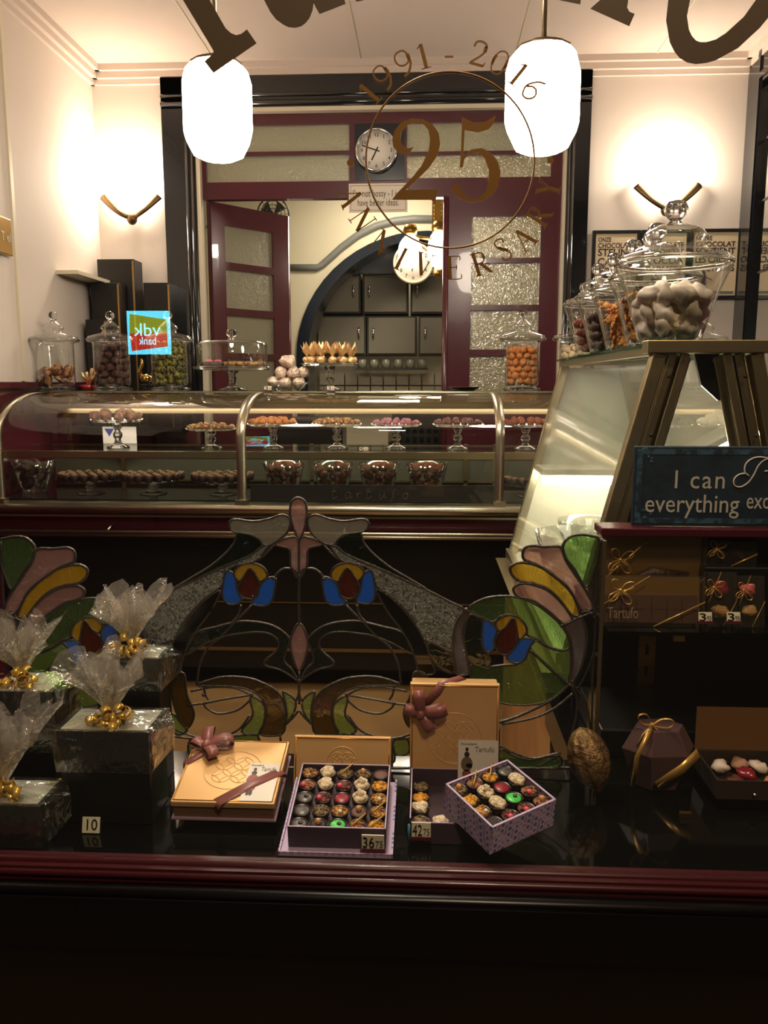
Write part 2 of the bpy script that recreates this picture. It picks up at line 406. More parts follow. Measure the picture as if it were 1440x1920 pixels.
# wall cupboards beyond the arch, in two rows
M_cup = mat('grey_cupboard_paint', (118, 112, 92), .5)
M_cupline = mat('cupboard_shadow_gap', (52, 50, 44), .7)
def cupboard(x0, y0, x1, y1, label, side):
    Y = 7.6; a = at(x0, y0, Y); b = at(x1, y1, Y)
    t = thing('wall_cupboard', ((a.x+b.x)/2, Y, b.z), label, 'cupboard', 'grey cupboards beyond the arch')
    MB().box((a.x, Y, b.z), (b.x, Y+.3, a.z)).build('body', M_cupline, t)
    g = .014
    dr = MB().box((a.x+g, Y-.02, b.z+g), (b.x-g, Y, a.z-g)).build('door', M_cup, t, bevel=.004)
    hx = a.x+.06 if side == 'l' else b.x-.06; hz = (a.z+b.z)/2+.02
    MB().tube([(hx, Y-.022, hz-.05), (hx, Y-.045, hz-.03), (hx, Y-.045, hz+.03), (hx, Y-.022, hz+.05)], .009, 8).build('handle', M_chrome, dr)
for a in [(582, 514, 676, 588, 'grey cupboard, left one of the upper row beyond the arch', 'r'), (680, 514, 765, 588, 'grey cupboard, middle one of the upper row beyond the arch', 'l'),
          (770, 514, 862, 588, 'grey cupboard under the back room clock, right of the upper row', 'l'), (593, 592, 686, 666, 'grey cupboard, left one of the lower row beyond the arch', 'r'),
          (688, 593, 781, 666, 'grey cupboard, middle one of the lower row beyond the arch', 'l'), (785, 593, 880, 666, 'grey cupboard behind the right door, right of the lower row', 'l')]: cupboard(*a)
# rack of jars under the cupboards
Y = 7.62; a = at(668, 672, Y); b = at(802, 690, Y)
t = thing('jar_rack', ((a.x+b.x)/2, Y, b.z), 'dark rack of small glass jars fixed under the back room cupboards', 'rack')
MB().box((a.x, Y, b.z-.015), (b.x, Y+.12, b.z)).build('rail', M_cupline, t)
for i in range(6):
    x = a.x+.05+i*(b.x-a.x-.1)/5
    MB().lathe([(0, 0), (.042, 0), (.042, .075), (.03, .082), (0, .082)], (x, Y+.05, b.z+.001), 14).build('spice_jar', mat('spice_jar_glass', (150, 150, 130), .15, coat=.5), t)
M_tile = mat('cream_tile', (205, 198, 175), .2)
mb = MB()
for i in range(12):
    for j in range(3):
        a = at(600+i*24, 700+j*24, 7.98); mb.box((a.x, 7.96, a.z-.11), (a.x+.11, 8.1, a.z))
struct(mb.build('wall_tiles', M_tile))
# chandelier in the back room
def chand():
    c = at(822, 365, 6.0); t = thing('hanging_lamp', (c.x, 6.0, 2.05), 'brass lamp with two glowing globes hanging in the doorway to the back room', 'lamp')
    tp = at(822, 425, 6.0)
    mb = MB(); mb.tube([(c.x, 6.0, 3.3), (c.x, 6.0, c.z)], .008, 8); mb.build('chain', M_brass, t)
    mb = MB(); mb.bar((c.x, 6, c.z), (c.x, 6, tp.z), .085, .03)
    for k in range(9):
        z = c.z+(tp.z-c.z)*k/8
        for s in (-1, 1): mb.ball((c.x+s*.025, 5.98, z), .008, 8, 5)
    mb.build('column', M_brass, t)
    g1 = at(822, 465, 6.0); g2 = at(769, 472, 5.9)
    mb = MB(); mb.tube([(tp.x, 6, tp.z+.02), (tp.x-.03, 5.97, tp.z-.09), (g2.x+.05, 5.93, g2.z+.10), (g2.x, 5.9, g2.z+.13)], .012, 8)
    mb.build('arm', M_brass, t)
    for q in ((g1.x, 6, g1.z+.13), (g2.x, 5.9, g2.z+.13)): MB().lathe([(.0, .05), (.04, .045), (.05, .01), (.045, -.02), (0, -.02)], q, 16).build('gallery', M_brass, t)
    mb = MB()
    mb.lathe([(0, 0), (.035, 0), (.04, .03), (.035, .06), (0, .06)], (g1.x, 6, g1.z-.2), 16)
    mb.build('finial', M_brass, t)
    MB().ball((g1.x, 6, g1.z-.01), .075, 20, 12, 1.75).build('globe', M_bulb, t)
    MB().ball((g2.x, 5.9, g2.z), .082, 20, 12, 1.35).build('globe', M_bulb, t)
chand()
# clocks
def clock(c, r, Y, label, hands, frame):
    t = thing('wall_clock', (c.x, Y, c.z), label, 'clock')
    Mx = Matrix.Translation((c.x, Y, c.z)) @ Matrix.Rotation(PI/2, 4, 'X')
    MB().lathe([(r*.86, 0), (r, 0), (r*1.0, .03), (r*.95, .045), (r*.88, .04), (r*.86, .02)], (0, 0, 0), 48, M=Mx).build('case', frame, t)
    MB().lathe([(0, .0), (r*.88, .0), (r*.88, .02), (0, .02)], (0, 0, 0), 48, M=Mx).build('dial', mat('clock_dial', (244, 236, 222), .4), t)
    for k in range(1, 13):
        a = PI/2-k*PI/6
        text(str(k), r*.25, M_blackmatt, (c.x+r*.7*math.cos(a), Y-.022, c.z+r*.7*math.sin(a)), t, name='numeral')
    for ang, L, wd, nm in hands:
        d = Vector((math.sin(ang), 0, math.cos(ang)))
        MB().bar(Vector((c.x, Y-.026, c.z))-d*r*.16, Vector((c.x, Y-.026, c.z))+d*r*L, wd, .003, up=(0, 1, 0)).build(nm, M_blackmatt, t)
clock(at(706, 283, YB-.02), .125, YB-.01, 'round white clock with a chrome rim on the black panel above the doorway', [(math.radians(207), .5, .008, 'hour_hand'), (math.radians(288), .72, .007, 'minute_hand')], M_chrome)
clock(at(775, 492, 6.9), .165, 6.96, 'round cream clock half hidden behind the hanging lamp in the back room', [(math.radians(190), .4, .008, 'hour_hand'), (math.radians(300), .6, .007, 'minute_hand')], M_cream)
# fan behind the open door leaf
c = at(512, 402, 5.95); t = thing('wall_fan', (c.x, 5.95, c.z), 'grey wire fan mounted high behind the open red door leaf', 'fan')
mb = MB(); Mx = Matrix.Translation((c.x, 5.95, c.z))
for r in (.11, .085, .06, .035): mb.tube([(c.x+r*math.cos(2*PI*k/28), 5.95-.03*(1-r/.11), c.z+r*1.05*math.sin(2*PI*k/28)) for k in range(28)], .0025 if r < .1 else .005, 6, True)
for k in range(16): mb.tube([(c.x, 5.91, c.z), (c.x+.11*math.cos(2*PI*k/16), 5.95, c.z+.115*math.sin(2*PI*k/16))], .0015, 5)
mb.build('grille', M_blackmatt, t)
mb = MB()
for k in range(4):
    a = k*PI/2+.4; mb.add([(c.x, 5.97, c.z), (c.x+.1*math.cos(a), 5.96, c.z+.1*math.sin(a)), (c.x+.1*math.cos(a+.9), 5.99, c.z+.1*math.sin(a+.9)), (c.x, 5.975, c.z)], [(0, 1, 2, 3)])
mb.build('blades', mat('fan_blade', (120, 130, 128), .3), t)
MB().tube([(c.x, 5.96, c.z), (c.x-.02, 6.1, c.z-.02), (-1.85, 6.2, c.z-.05)], .012, 8).build('bracket', M_grey, t)

# pendant globe lamps: faceted drum with rounded shoulders
def pendant(px, py, Y, r, h, label):
    c = at(px, py, Y); t = thing('pendant_lamp', (c.x, Y, c.z), label, 'lamp', None)
    prof = [(.0, -h/2), (r*.5, -h*.5), (r*.72, -h*.46), (r*.93, -h*.3), (r, -h*.2), (r, h*.28), (r*.9, h*.42), (r*.72, h*.5), (0, h*.5)]
    MB().lathe(prof, c, 12).build('globe', M_globe, t)
    MB().lathe([(0, h*.5+.03), (.03, h*.5+.03), (r*.5, h*.5+.018), (r*.74, h*.5+.004), (r*.74, h*.5-.004), (0, h*.5-.004)], c, 12).build('gallery', M_bronze, t)
    MB().tube([(c.x, Y, c.z+h/2+.02), (c.x, Y, ZC-.02)], .009, 10).build('rod', M_champ2, t)
    MB().lathe([(0, 0), (.05, 0), (.045, -.02), (.015, -.035), (0, -.035)], (c.x, Y, ZC), 20).build('ceiling_rose', M_champ2, t)
pendant(408, 211, 3.05, .123, .31, 'glowing white pendant lamp hanging in front of the left end of the black door frame')
pendant(1017, 190, 3.0, .126, .325, 'glowing white pendant lamp hanging on the right, over the end of the black door frame')
# wall sconces: opal fan shade held by a bronze V
def sconce(px, py, label, s=1):
    c = at(px, py, YB); t = thing('wall_sconce', (c.x, YB, c.z), label, 'lamp', None)
    w_, h_ = .19*s, .13*s
    vs = []; fs = []; n = 14
    for j, k in ((0, 0), (1, 1)):
        for i in range(n+1):
            u = -1+2*i/n
            x = c.x+u*w_*(.12+.88*k); z = c.z+.01+abs(u)*h_*.9*k+.0 if k == 0 else c.z+h_*(.95+.25*abs(u)*1.0)
            y = YB-.012-.11*(.25+.75*k)*math.sqrt(max(0, 1-u*u))
            vs.append((x, y, z))
    for i in range(n): fs.append((i, i+1, n+2+i, n+1+i))
    mb = MB(); mb.add(vs, fs, True); mb.add([(v[0], v[1]+.006, v[2]) for v in vs], fs, True)
    mb.build('shade', M_sconce, t)
    for sg in (-1, 1):
        P = [(c.x, YB-.05, c.z-.005), (c.x+sg*.06*s, YB-.075, c.z+.022*s), (c.x+sg*.12*s, YB-.07, c.z+.07*s), (c.x+sg*.18*s, YB-.05, c.z+.13*s)]
        MB().tube(crom(P, 4, False), [.014+.012*k/12 for k in range(13)], 8, flat=.6).build('arm', M_bronze, t)
    MB().ball((c.x, YB-.05, c.z-.005), .034*s, 16, 8, 1.2).build('boss', M_bronze, t)
    lamp('sconce_light', 'POINT', (c.x, YB-.13, c.z+.2), 24, WARM, .06)
sconce(253, 411, 'bronze winged wall sconce in the left corner by the door frame', .95)
sconce(1245, 394, 'bronze winged wall sconce over the framed posters on the right wall panel', 1)
# little sign over the doorway
c = at(709, 371, YB-.06)
t = thing('small_sign', tuple(c), 'small white sign with two lines of text hung in the top of the doorway', 'sign')
hw, hh = .175, .082
MB().box((c.x-hw, c.y, c.z-hh), (c.x+hw, c.y+.006, c.z+hh)).build('board', mat('off_white_sign', (226, 214, 196), .5), t)
mb = MB()
for a, b in (((-1, -1), (1, -1)), ((1, -1), (1, 1)), ((1, 1), (-1, 1)), ((-1, 1), (-1, -1))):
    mb.bar((c.x+a[0]*(hw-.012), c.y-.001, c.z+a[1]*(hh-.012)), (c.x+b[0]*(hw-.012), c.y-.001, c.z+b[1]*(hh-.012)), .002, .002)
mb.build('border', mat('sign_brown', (120, 90, 70), .5), t)
M_sig = mat('sign_grey_ink', (66, 58, 56), .5)
text("I'm not bossy - I just", .056, M_sig, (c.x, c.y-.001, c.z+.024), t, width=.3)
text("have better ideas.", .056, M_sig, (c.x, c.y-.001, c.z-.028), t, width=.245)
# posters
def poster(x0, y0, x1, y1, lines, label, art=False):
    a = at(x0, y0, YB-.03); b = at(x1, y1, YB-.03); Y = YB-.03
    t = thing('framed_poster', ((a.x+b.x)/2, YB-.03, b.z), label, 'poster')
    fw = .019; mb = MB()
    holed(mb, a.x, b.z, b.x, a.z, [(a.x+fw, b.z+fw, b.x-fw, a.z-fw)], Y, .025); mb.build('frame', M_blackmatt, t)
    MB().box((a.x+fw, Y+.008, b.z+fw), (b.x-fw, Y+.02, a.z-fw)).build('print', mat('poster_paper', (222, 200, 165), .6), t)
    ink = mat('poster_ink', (40, 26, 34), .6); z = a.z-fw-.035; W = b.x-a.x-2*fw-.03
    for s, sz, fr in lines:
        text(s, sz*1.15, ink, (a.x+fw+.015, Y+.007, z), t, bold=.018, width=W*fr, align='LEFT'); z -= sz+.004
    if art:
        mb = MB(); cx = (a.x+b.x)/2; zz = b.z+.1
        mb.ball((cx-.06, Y+.006, zz+.05), .012, 10, 6, sy=.1); mb.box((cx-.075, Y+.004, zz-.03), (cx-.045, Y+.007, zz+.04)); mb.box((cx-.072, Y+.004, zz-.07), (cx-.062, Y+.007, zz-.03)); mb.box((cx-.058, Y+.004, zz-.07), (cx-.048, Y+.007, zz-.03)); mb.bar((cx-.05, Y+.005, zz+.03), (cx-.01, Y+.005, zz+.01), .008, .003)
        mb.build('drawing', ink, t)
        MB().box((a.x+fw+.01, Y+.0065, b.z+fw+.01), (b.x-fw-.01, Y+.0075, zz-.055)).build('drawing_ground', M_grey, t)
poster(1112, 432, 1196, 560, [('ONZE', .03, .36), ('CHOCOLADE', .036, 1), ('STEUNT', .05, 1), ('CACAO', .052, 1), ('BOEREN', .052, 1)], 'framed Dutch poster with bold text beside the black door frame', True)
poster(1204, 431, 1288, 560, [('OUR', .03, .3), ('CHOCOLATE', .036, 1), ('EMPOWERS', .045, 1), ('COCOA', .05, 1), ('FARMERS', .05, 1)], 'framed English poster behind the large glass jar', True)
poster(1296, 429, 1384, 560, [('NOTRE', .03, .4), ('CHOCOLAT', .036, 1), ('SOUTIENT', .045, 1), ('LES CACAO', .045, 1), ('CULTEURS', .045, 1)], 'framed French poster nearest the mirrored corner', True)
# mirror on the right wall
t = bpy.data.objects.new('wall_mirror', None); COL.objects.link(t); t.location = (XR, 3.6, 1.5)
tag(t, 'tall black framed mirror covering the right wall by the corner', 'mirror')
MB().box((XR-.012, 1.6, 1.5), (XR-.008, 5.03, 3.12)).build('mirror_glass', mat('mirror_silver', (225, 228, 222), .02, 1), t)
mb = MB(); mb.box((XR-.04, 4.98, 1.44), (XR, 5.19, 3.29)); mb.box((XR-.04, 1.6, 3.1), (XR, 4.98, 3.29)); mb.box((XR-.05, 5.0, 1.44), (XR-.04, 5.03, 3.27)); mb.box((XR-.05, 1.6, 3.12), (XR-.04, 5.0, 3.15))
mb.build('mirror_frame', M_black, t)
mb = MB()
for z in (2.06, 2.45, 2.78): mb.box((XR-.018, 1.6, z), (XR-.012, 4.98, z+.012))
mb.build('glazing_bar', M_black, t)
# brass plaque on the left wall
c = at(-2, 443, 3.95)
t = thing('wall_plaque', (XL+.02, c.y, c.z), 'small gold plaque with raised letters cut off by the left edge', 'plaque')
a = at(9, 412, 4.02)
MB().box((XL+.012, 3.72, a.z-.17), (XL+.03, 4.02, a.z)).build('plate', M_brass, t, bevel=.004)
text('T el', .06, M_cream, (0, 0, 0), t, M=Matrix.Translation((XL+.031, 3.96, a.z-.09)) @ Matrix.Rotation(PI/2, 4, 'Z') @ Matrix.Rotation(PI/2, 4, 'X'))
# wall shelf and stacked black carrier boxes in the left corner
a = at(136, 512, 4.75); S('trim_10', (XL, 4.55, a.z-.03), (XL+.12, 5.1, a.z-.01), M_cream)
for x0, y0, x1, y1, Y, d, lb in ((180, 486, 261, 720, 5.02, .15, 'tallest black gift box standing against the back wall in the left corner'), (268, 530, 325, 722, 4.98, .18, 'narrow black gift box standing against the black door frame'),
        (166, 530, 232, 722, 4.9, .1, 'black gift box with a gold edge in front of the tallest box'), (150, 599, 205, 724, 4.8, .09, 'lowest black gift box in the left corner stack')):
    a = at(x0, y0, Y); b = at(x1, y1, Y); a.x = max(a.x, XL+.045)
    t = thing('gift_box', ((a.x+b.x)/2, Y, 1.2), lb, 'box', 'black boxes on the back shelf')
    MB().box((a.x, Y, 1.2), (b.x, Y+d, a.z)).build('box_body', M_blackmatt, t, bevel=.003)
    MB().box((b.x-.012, Y-.002, 1.2), (b.x-.004, Y, a.z-.01)).build('gold_edge', M_brass, t)
S('trim_11', (XL+.012, 4.72, 1.17), (-1.4, 5.18, 1.2), M_black)
# ================================================================ DISPLAY COUNTER
YF = 3.65; XC0, XC1 = -1.965, 1.83
z_rail = at(600, 955, YF).z; z_mid = at(600, 850, YF+.05).z; z_top = 1.405
YFL = 3.94
z_deck = z_rail+.03
posts = [-1.935, at(455, 955, YF).x, at(935, 955, YF).x, at(1432, 955, YF).x]
dc = thing('display_counter', (-.1, 4.2, 0), 'long curved glass display counter with metal posts across the shop', 'counter')
prof = []   # front glass section: upright, then curving back to the top
for k in range(13):
    a = PI/2*k/12; prof.append((YF+.46*(1-math.cos(a)), 1.215+.19*math.sin(a)))
prof = [(YF, z_deck)]+prof
mb = MB(); mb.box((XC0, YF+.06, .12), (XC1, 4.5, z_rail-.02)); mb.box((XC0, YFL, 0), (XC1, 4.5, .12)); mb.build('base', mat('counter_black', (9, 8, 8), .35, spec=.3), dc)
mb = MB(); mb.box((XC0, YF+.02, at(600, 997, YF).z), (XC1, YF+.06, z_rail-.018)); mb.build('maroon_band', M_maroon, dc)
mb = MB(); mb.tube([(XC0, YF-.02, z_rail), (XC1, YF-.02, z_rail)], .022, 12); mb.box((XC0, YF-.02, z_rail-.01), (XC1, YF+.5, z_rail+.024)); mb.box((XC0, YF+.0, z_rail-.042), (XC1, YF+.03, z_rail-.032)); mb.build('bottom_rail', M_champ, dc)
z1 = at(600, 999, YF-.03).z; z2 = at(600, 1010, YF-.01).z
for z, y in ((z1, YF-.05), (z2, YF+.03)): MB().tube([(XC0, y, z), (XC1, y, z)], .009, 10).build('front_rail', M_champ, dc)
for x in (-1.42, -.35, .62): MB().tube([(x, YF+.03, z1+.04), (x-.01, YF-.05, z1)], .005, 8).build('rail_bracket', M_champ, dc)
zk = at(600, 1228, YF).z; MB().box((XC0, YF+.045, zk), (XC1, YF+.062, zk+.012)).build('kick_strip', mat('dull_brass', (120, 92, 48), .5, .8), dc)
zk = at(600, 1137, YF).z; MB().box((XC0, YF+.05, zk), (XC1, YF+.062, zk+.003)).build('kick_strip', mat('dull_brass'), dc)
for x in posts:
    mb = MB(); w_ = .019
    pts = prof; vs = []
    for y, z in pts: vs += [(x-w_, y-.012, z), (x+w_, y-.012, z), (x+w_, y+.012, z-.01), (x-w_, y+.012, z-.01)]
    fs = []
    for i in range(len(pts)-1):
        for k in range(4): k2 = (k+1) % 4; fs.append((4*i+k, 4*i+k2, 4*i+4+k2, 4*i+4+k))
    mb.add(vs, fs, True); mb.box((x-.028, YF-.03, z_rail), (x+.028, YF+.02, z_deck+.012)); mb.build('post', M_champ, dc)
edges = posts+[XC1]
for i in range(len(edges)-1):
    xa, xb = edges[i]+.02, edges[i+1]-.02; vs = []; fs = []
    for y, z in prof: vs += [(xa, y, z), (xb, y, z)]
    for k in range(len(prof)-1): fs.append((2*k, 2*k+1, 2*k+3, 2*k+2))
    mb = MB().add(vs, fs, True); mb.build('curved_glass', G_case, dc)
MB().box((XC0, YF+.45, 1.30), (XC1, YF+.475, 1.395)).build('top_beam', M_champ2, dc)
MB().box((XC0, YF+.44, 1.40), (XC1, 4.5, 1.41)).build('top_shelf', G_shelf, dc)
MB().tube([(XC0, YF+.455, 1.403), (XC1, YF+.455, 1.403)], .008, 8).build('top_edge', M_champ, dc)
mb = MB(); mb.box((XC0, YF+.02, z_mid-.022), (XC1, YF+.04, z_mid+.008)); mb.build('shelf_rail', M_champ2, dc)
MB().box((XC0, YF+.04, z_mid-.004), (XC1, YF+.58, z_mid+.003)).build('glass_shelf', G_shelf, dc)
MB().box((XC0, YF+.06, z_rail), (XC1, YF+.62, z_deck)).build('deck', M_black, dc)
mb = MB(); mb.box((XC0, YF+.64, z_deck), (XC1, YF+.65, z_mid-.03)); mb.build('back_panel', mat('case_back_panel', (84, 80, 68), .5), dc)
mb = MB()
for z in (z_mid-.015, z_mid-.06, z_deck+.02): mb.box((XC0, YF+.62, z), (XC1, YF+.638, z+.01))
for x in (-1.6, -.6, .2, .35, 1.1): mb.box((x, YF+.62, z_deck), (x+.02, YF+.638, z_mid))
for x in (-1.97, -.2, XC1-.02): mb.box((x, 4.47, z_mid), (x+.02, 4.49, 1.4))
mb.build('back_frame', M_champ2, dc)
# black name panel inside the middle bay
a = at(470, 908, YF+.035); b = at(925, 947, YF+.035)
t = thing('name_panel', ((a.x+b.x)/2, YF+.03, z_deck), 'long black panel with faint handwriting standing inside the middle bay of the counter', 'panel')
MB().box((a.x, YF+.028, z_deck+.001), (b.x, YF+.038, a.z)).build('board', mat('name_panel_black', (16, 16, 15), .5), t)
M_script = mat('faint_script_paint', (70, 58, 42), .5)
S1 = {'t': [[(0, 1.0), (-.2, .1), (.0, 0), (.3, .2)], [(-.25, .7), (.3, .75)]], 'a': [[(.5, .6), (.2, .65), (0, .3), (.1, 0), (.35, .1), (.55, .6), (.5, .1), (.75, .15)]],
      'r': [[(0, .6), (.05, 0), (.15, .5), (.45, .6)]], 'u': [[(0, .6), (-.05, .1), (.2, 0), (.5, .6), (.45, .1), (.7, .15)]], 'f': [[(.5, .9), (.3, 1), (.15, .4), (0, -.4), (-.1, -.1), (.3, .2)]], 'o': [[(.3, .6), (0, .5), (0, .05), (.3, 0), (.5, .3), (.3, .6), (.6, .5)]]}
mb = MB(); x = at(625, 930, YF).x; zb = at(625, 936, YF).z
for ch in 'tartufo':
    mb = MB()
    for st in S1[ch]: mb.tube([(x+p.x*.042, YF+.026, zb+p.y*.042) for p in crom([(q[0], q[1], 0) for q in st], 4, False)], .0022, 6)
    mb.build('letter', M_script, t); x += .052
# ---------------------------------------------------------------- glassware prototypes
def cake_stand(label, r=.115, h=.11, group='glass cake stands in the counter'):
    t = thing('cake_stand', (0, 0, 0), label, 'cake stand', group)
    MB().lathe([(0, h), (r*.9, h), (r, h+.008), (r, h+.013), (r*.96, h+.006), (0, h+.005)], (0, 0, 0), 36).build('plate', G_jar, t)
    MB().lathe([(0, 0), (.055, 0), (.05, .008), (.02, .02), (.013, .035), (.022, .048), (.022, .06), (.012, .072), (.02, .085), (.028, h-.001), (0, h-.001)], (0, 0, 0), 24).build('stem', S_glass, t)
    return t
def jar_parts(t, r, h, rim, foot=True):
    z0 = .025 if foot else .006
    prof = [(0, z0), (r*.93, z0), (r, z0+.015), (r, h*.88), (r*1.03, h*.93), (rim, h*.95), (rim*1.02, h*.985), (rim, h), (rim*.93, h*.99)]
    MB().lathe(prof, (0, 0, 0), 40).build('jar_body', G_jar, t)
    MB().lathe([(0, .0), (r*1.02, 0), (r*1.1, .006), (r*1.08, .014), (r*.8, .02), (0, .022)], (0, 0, 0), 40).build('foot', S_glass, t)
    MB().tube([(rim*math.cos(2*PI*k/40), rim*math.sin(2*PI*k/40), h*.985) for k in range(40)], .0045, 8, True).build('rim', S_glass, t)
    H = h
    ld = MB().lathe([(rim*.97, H+.002), (rim*.95, H+.012), (r*.5, H+.03), (r*.42, H+.045), (r*.55, H+.052), (r*.5, H+.062), (r*.28, H+.08), (.016, H+.088)], (0, 0, 0), 40).build('lid', G_jar, t)
    MB().lathe([(0, H+.084), (.014, H+.086), (.011, H+.095), (.018, H+.103), (.024, H+.116), (.02, H+.13), (.01, H+.138), (0, H+.14)], (0, 0, 0), 20).build('knob', S_glass, ld)
def cyl_jar(label, r=.09, h=.262, rim=.117):
    t = thing('glass_jar', (0, 0, 0), label, 'jar', None); jar_parts(t, r, h, rim); return t
def nugget(name, r, m, cat='sweet', nz=.5, ns=70, sz=.85, sx=1, n=12):
    o = MB().ball((0, 0, 0), r, n, 8, sz, nz, ns, sx).build(name, m, None, origin=(0, 0, 0)); tag(o, name.replace('_', ' '), cat); return o
def fill(proto, c, r, z0, z1, rad, label, group, rz=0, taper=0, edge=True):
    """pile things in a round jar, layer by layer"""
    z = z0+rad*.9; k = 0
    while z < z1:
        rr = r+taper*(z-z0)-rad*1.05
        n = max(3, int(2*PI*rr/(rad*2.0)))
        for i in range(n):
            a = 2*PI*(i+.5*(k % 2))/n+random.uniform(-.1, .1)
            if math.sin(a) > .45: continue        # the far side is out of sight behind the rest
            q = random.uniform(.0, 1); 
            inst(proto, (c[0]+rr*math.cos(a), c[1]+rr*math.sin(a), z+random.uniform(-.12, .12)*rad), (random.uniform(0, 6), random.uniform(0, 6), random.uniform(0, 6)), random.uniform(.9, 1.1), label, group)
        if rr > rad*2.2 and z+rad*1.6 >= z1:
            for q in range(max(2, n//2)):
                a = random.uniform(0, 2*PI); inst(proto, (c[0]+rr*.5*math.cos(a), c[1]+rr*.5*math.sin(a), z+.3*rad), (random.uniform(0, 6), random.uniform(0, 6), 0), 1, label, group)
        z += rad*1.6; k += 1
M_caramel = mat('caramel_nut', (206, 130, 66), .6, bump=.4, scale=90)
M_choc = mat('dark_chocolate', (46, 26, 20), .45, bump=.4, scale=80, mix=(70, 42, 32))
M_truf = mat('truffle_choc', (92, 56, 46), .6, bump=.5, scale=80, mix=(64, 36, 34))
M_pist = mat('pistachio_rocher', (70, 44, 30), .6, bump=.5, scale=60, mix=(150, 152, 60), mscale=45)
M_brit = mat('nut_brittle', (196, 140, 84), .5, bump=.6, scale=70, mix=(96, 50, 42), mscale=30)
M_mer = mat('meringue', (232, 214, 196), .55)
M_bisc = mat('gold_biscuit', (214, 148, 66), .7, bump=.3, scale=90, mix=(196, 120, 52), mscale=60)
M_pop = mat('pale_popcorn', (232, 208, 172), .7, bump=.3, scale=60)
M_cocoa = mat('cocoa_truffle', (140, 76, 46), .85, bump=.4, scale=90)
M_pastry = mat('golden_pastry', (206, 160, 96), .6, bump=.5, scale=90, mix=(120, 76, 44), mscale=50)
# the jars on the counter
ZT = 1.4105; YJ = 4.25
def ontop(px, Y=YJ): return (at(px, 735, Y).x, Y, ZT)
for px, lb, nm, m, rad, z1, pl, gp, sh in (
    (108, 'glass lidded jar of nut brittle, leftmost on the counter', 'nut_brittle', M_brit, .026, .12, 'piece of nut brittle in the leftmost jar on the counter', 'brittle in the leftmost jar', (.35, 1.4)),
    (213, 'glass lidded jar full of brown truffles, second from the left on the counter', 'truffle', M_truf, .021, .235, 'round brown truffle in the second jar from the left', 'truffles in the second jar', (.95, 1)),
    (320, 'glass lidded jar of pistachio chocolates beside the left post of the door frame', 'pistachio_chocolate', M_pist, .019, .235, 'green flecked pistachio chocolate in the third jar', 'pistachio chocolates in the third jar', (.8, 1.1)),
    (978, 'glass lidded jar of orange caramel nuts right of the doorway', 'caramel_nut', M_caramel, .019, .225, 'round orange caramel nut in the jar right of the doorway', 'caramel nuts in the jar right of the doorway', (.95, 1)),
    (1079, 'glass jar of pale popcorn behind the left edge of the sloping case', 'popcorn', M_pop, .02, .23, 'pale popcorn piece in the jar behind the sloping case', 'popcorn in the jar behind the case', (.9, 1))):
    p = ontop(px); j = cyl_jar(lb, rim=.12 if px != 978 else .112, r=.092 if px < 978 else .085); j.location = p
    pr = nugget(nm, rad, m, sz=sh[0], sx=sh[1], n=9 if rad < .02 else 10)
    fill(pr, p, .088 if px < 978 else .081, p[2]+.03, p[2]+z1, rad, pl, gp)
j = cyl_jar('empty looking glass jar on the counter seen under the sloping case top', r=.094, rim=.122, h=.25); j.location = ontop(1312)
# glass dome with tart
p = ontop(437); t = thing('cake_dome', p, 'glass cake stand under a domed lid, on the counter by the open red door', 'cake stand')
x, y, z = p
MB().lathe([(0, 0), (.075, 0), (.07, .008), (.03, .02), (.014, .035), (.02, .05), (.02, .065), (.015, .08), (.035, .1), (0, .1)], p, 28).build('stem', S_glass, t)
MB().lathe([(0, .1), (.185, .105), (.2, .115), (.2, .122), (.18, .112), (0, .11)], p, 48).build('plate', G_jar, t)
dm = MB().lathe([(.178, .118), (.18, .23), (.17, .245), (.1, .252), (.03, .256), (.018, .258)], p, 48).build('dome', G_jar, t)
MB().lathe([(0, .256), (.014, .258), (.012, .266), (.024, .276), (.029, .29), (.024, .304), (0, .31)], p, 20).build('knob', S_glass, dm)
for nm, m, dx, w_, lb in (('nut_tart', M_pastry, .06, .11, 'flat nut tart on the right half under the glass dome'), ('chocolate_tart', M_choc, -.09, .07, 'flat dark chocolate tart on the left under the glass dome')):
    tag(MB().lathe([(0, .0), (w_*.95, 0), (w_, .012), (w_*.95, .022), (0, .024)], (x+dx*1.1, y, z+.1235), 24, sy=1).ball((x+dx, y, z+.135), .001, 6, 4).build(nm, m), lb, 'tart')
for k, dx in enumerate((-.11, -.07)):
    tag(MB().ball((x+dx, y-.03, z+.145), .018, 10, 6, .7, .5, 80).build('sugar_rose', mat('pink_sugar', (236, 90, 120), .5)), ['pink sugar rose at the far left under the glass dome', 'pink sugar rose nearer the middle under the glass dome'][k], 'decoration')
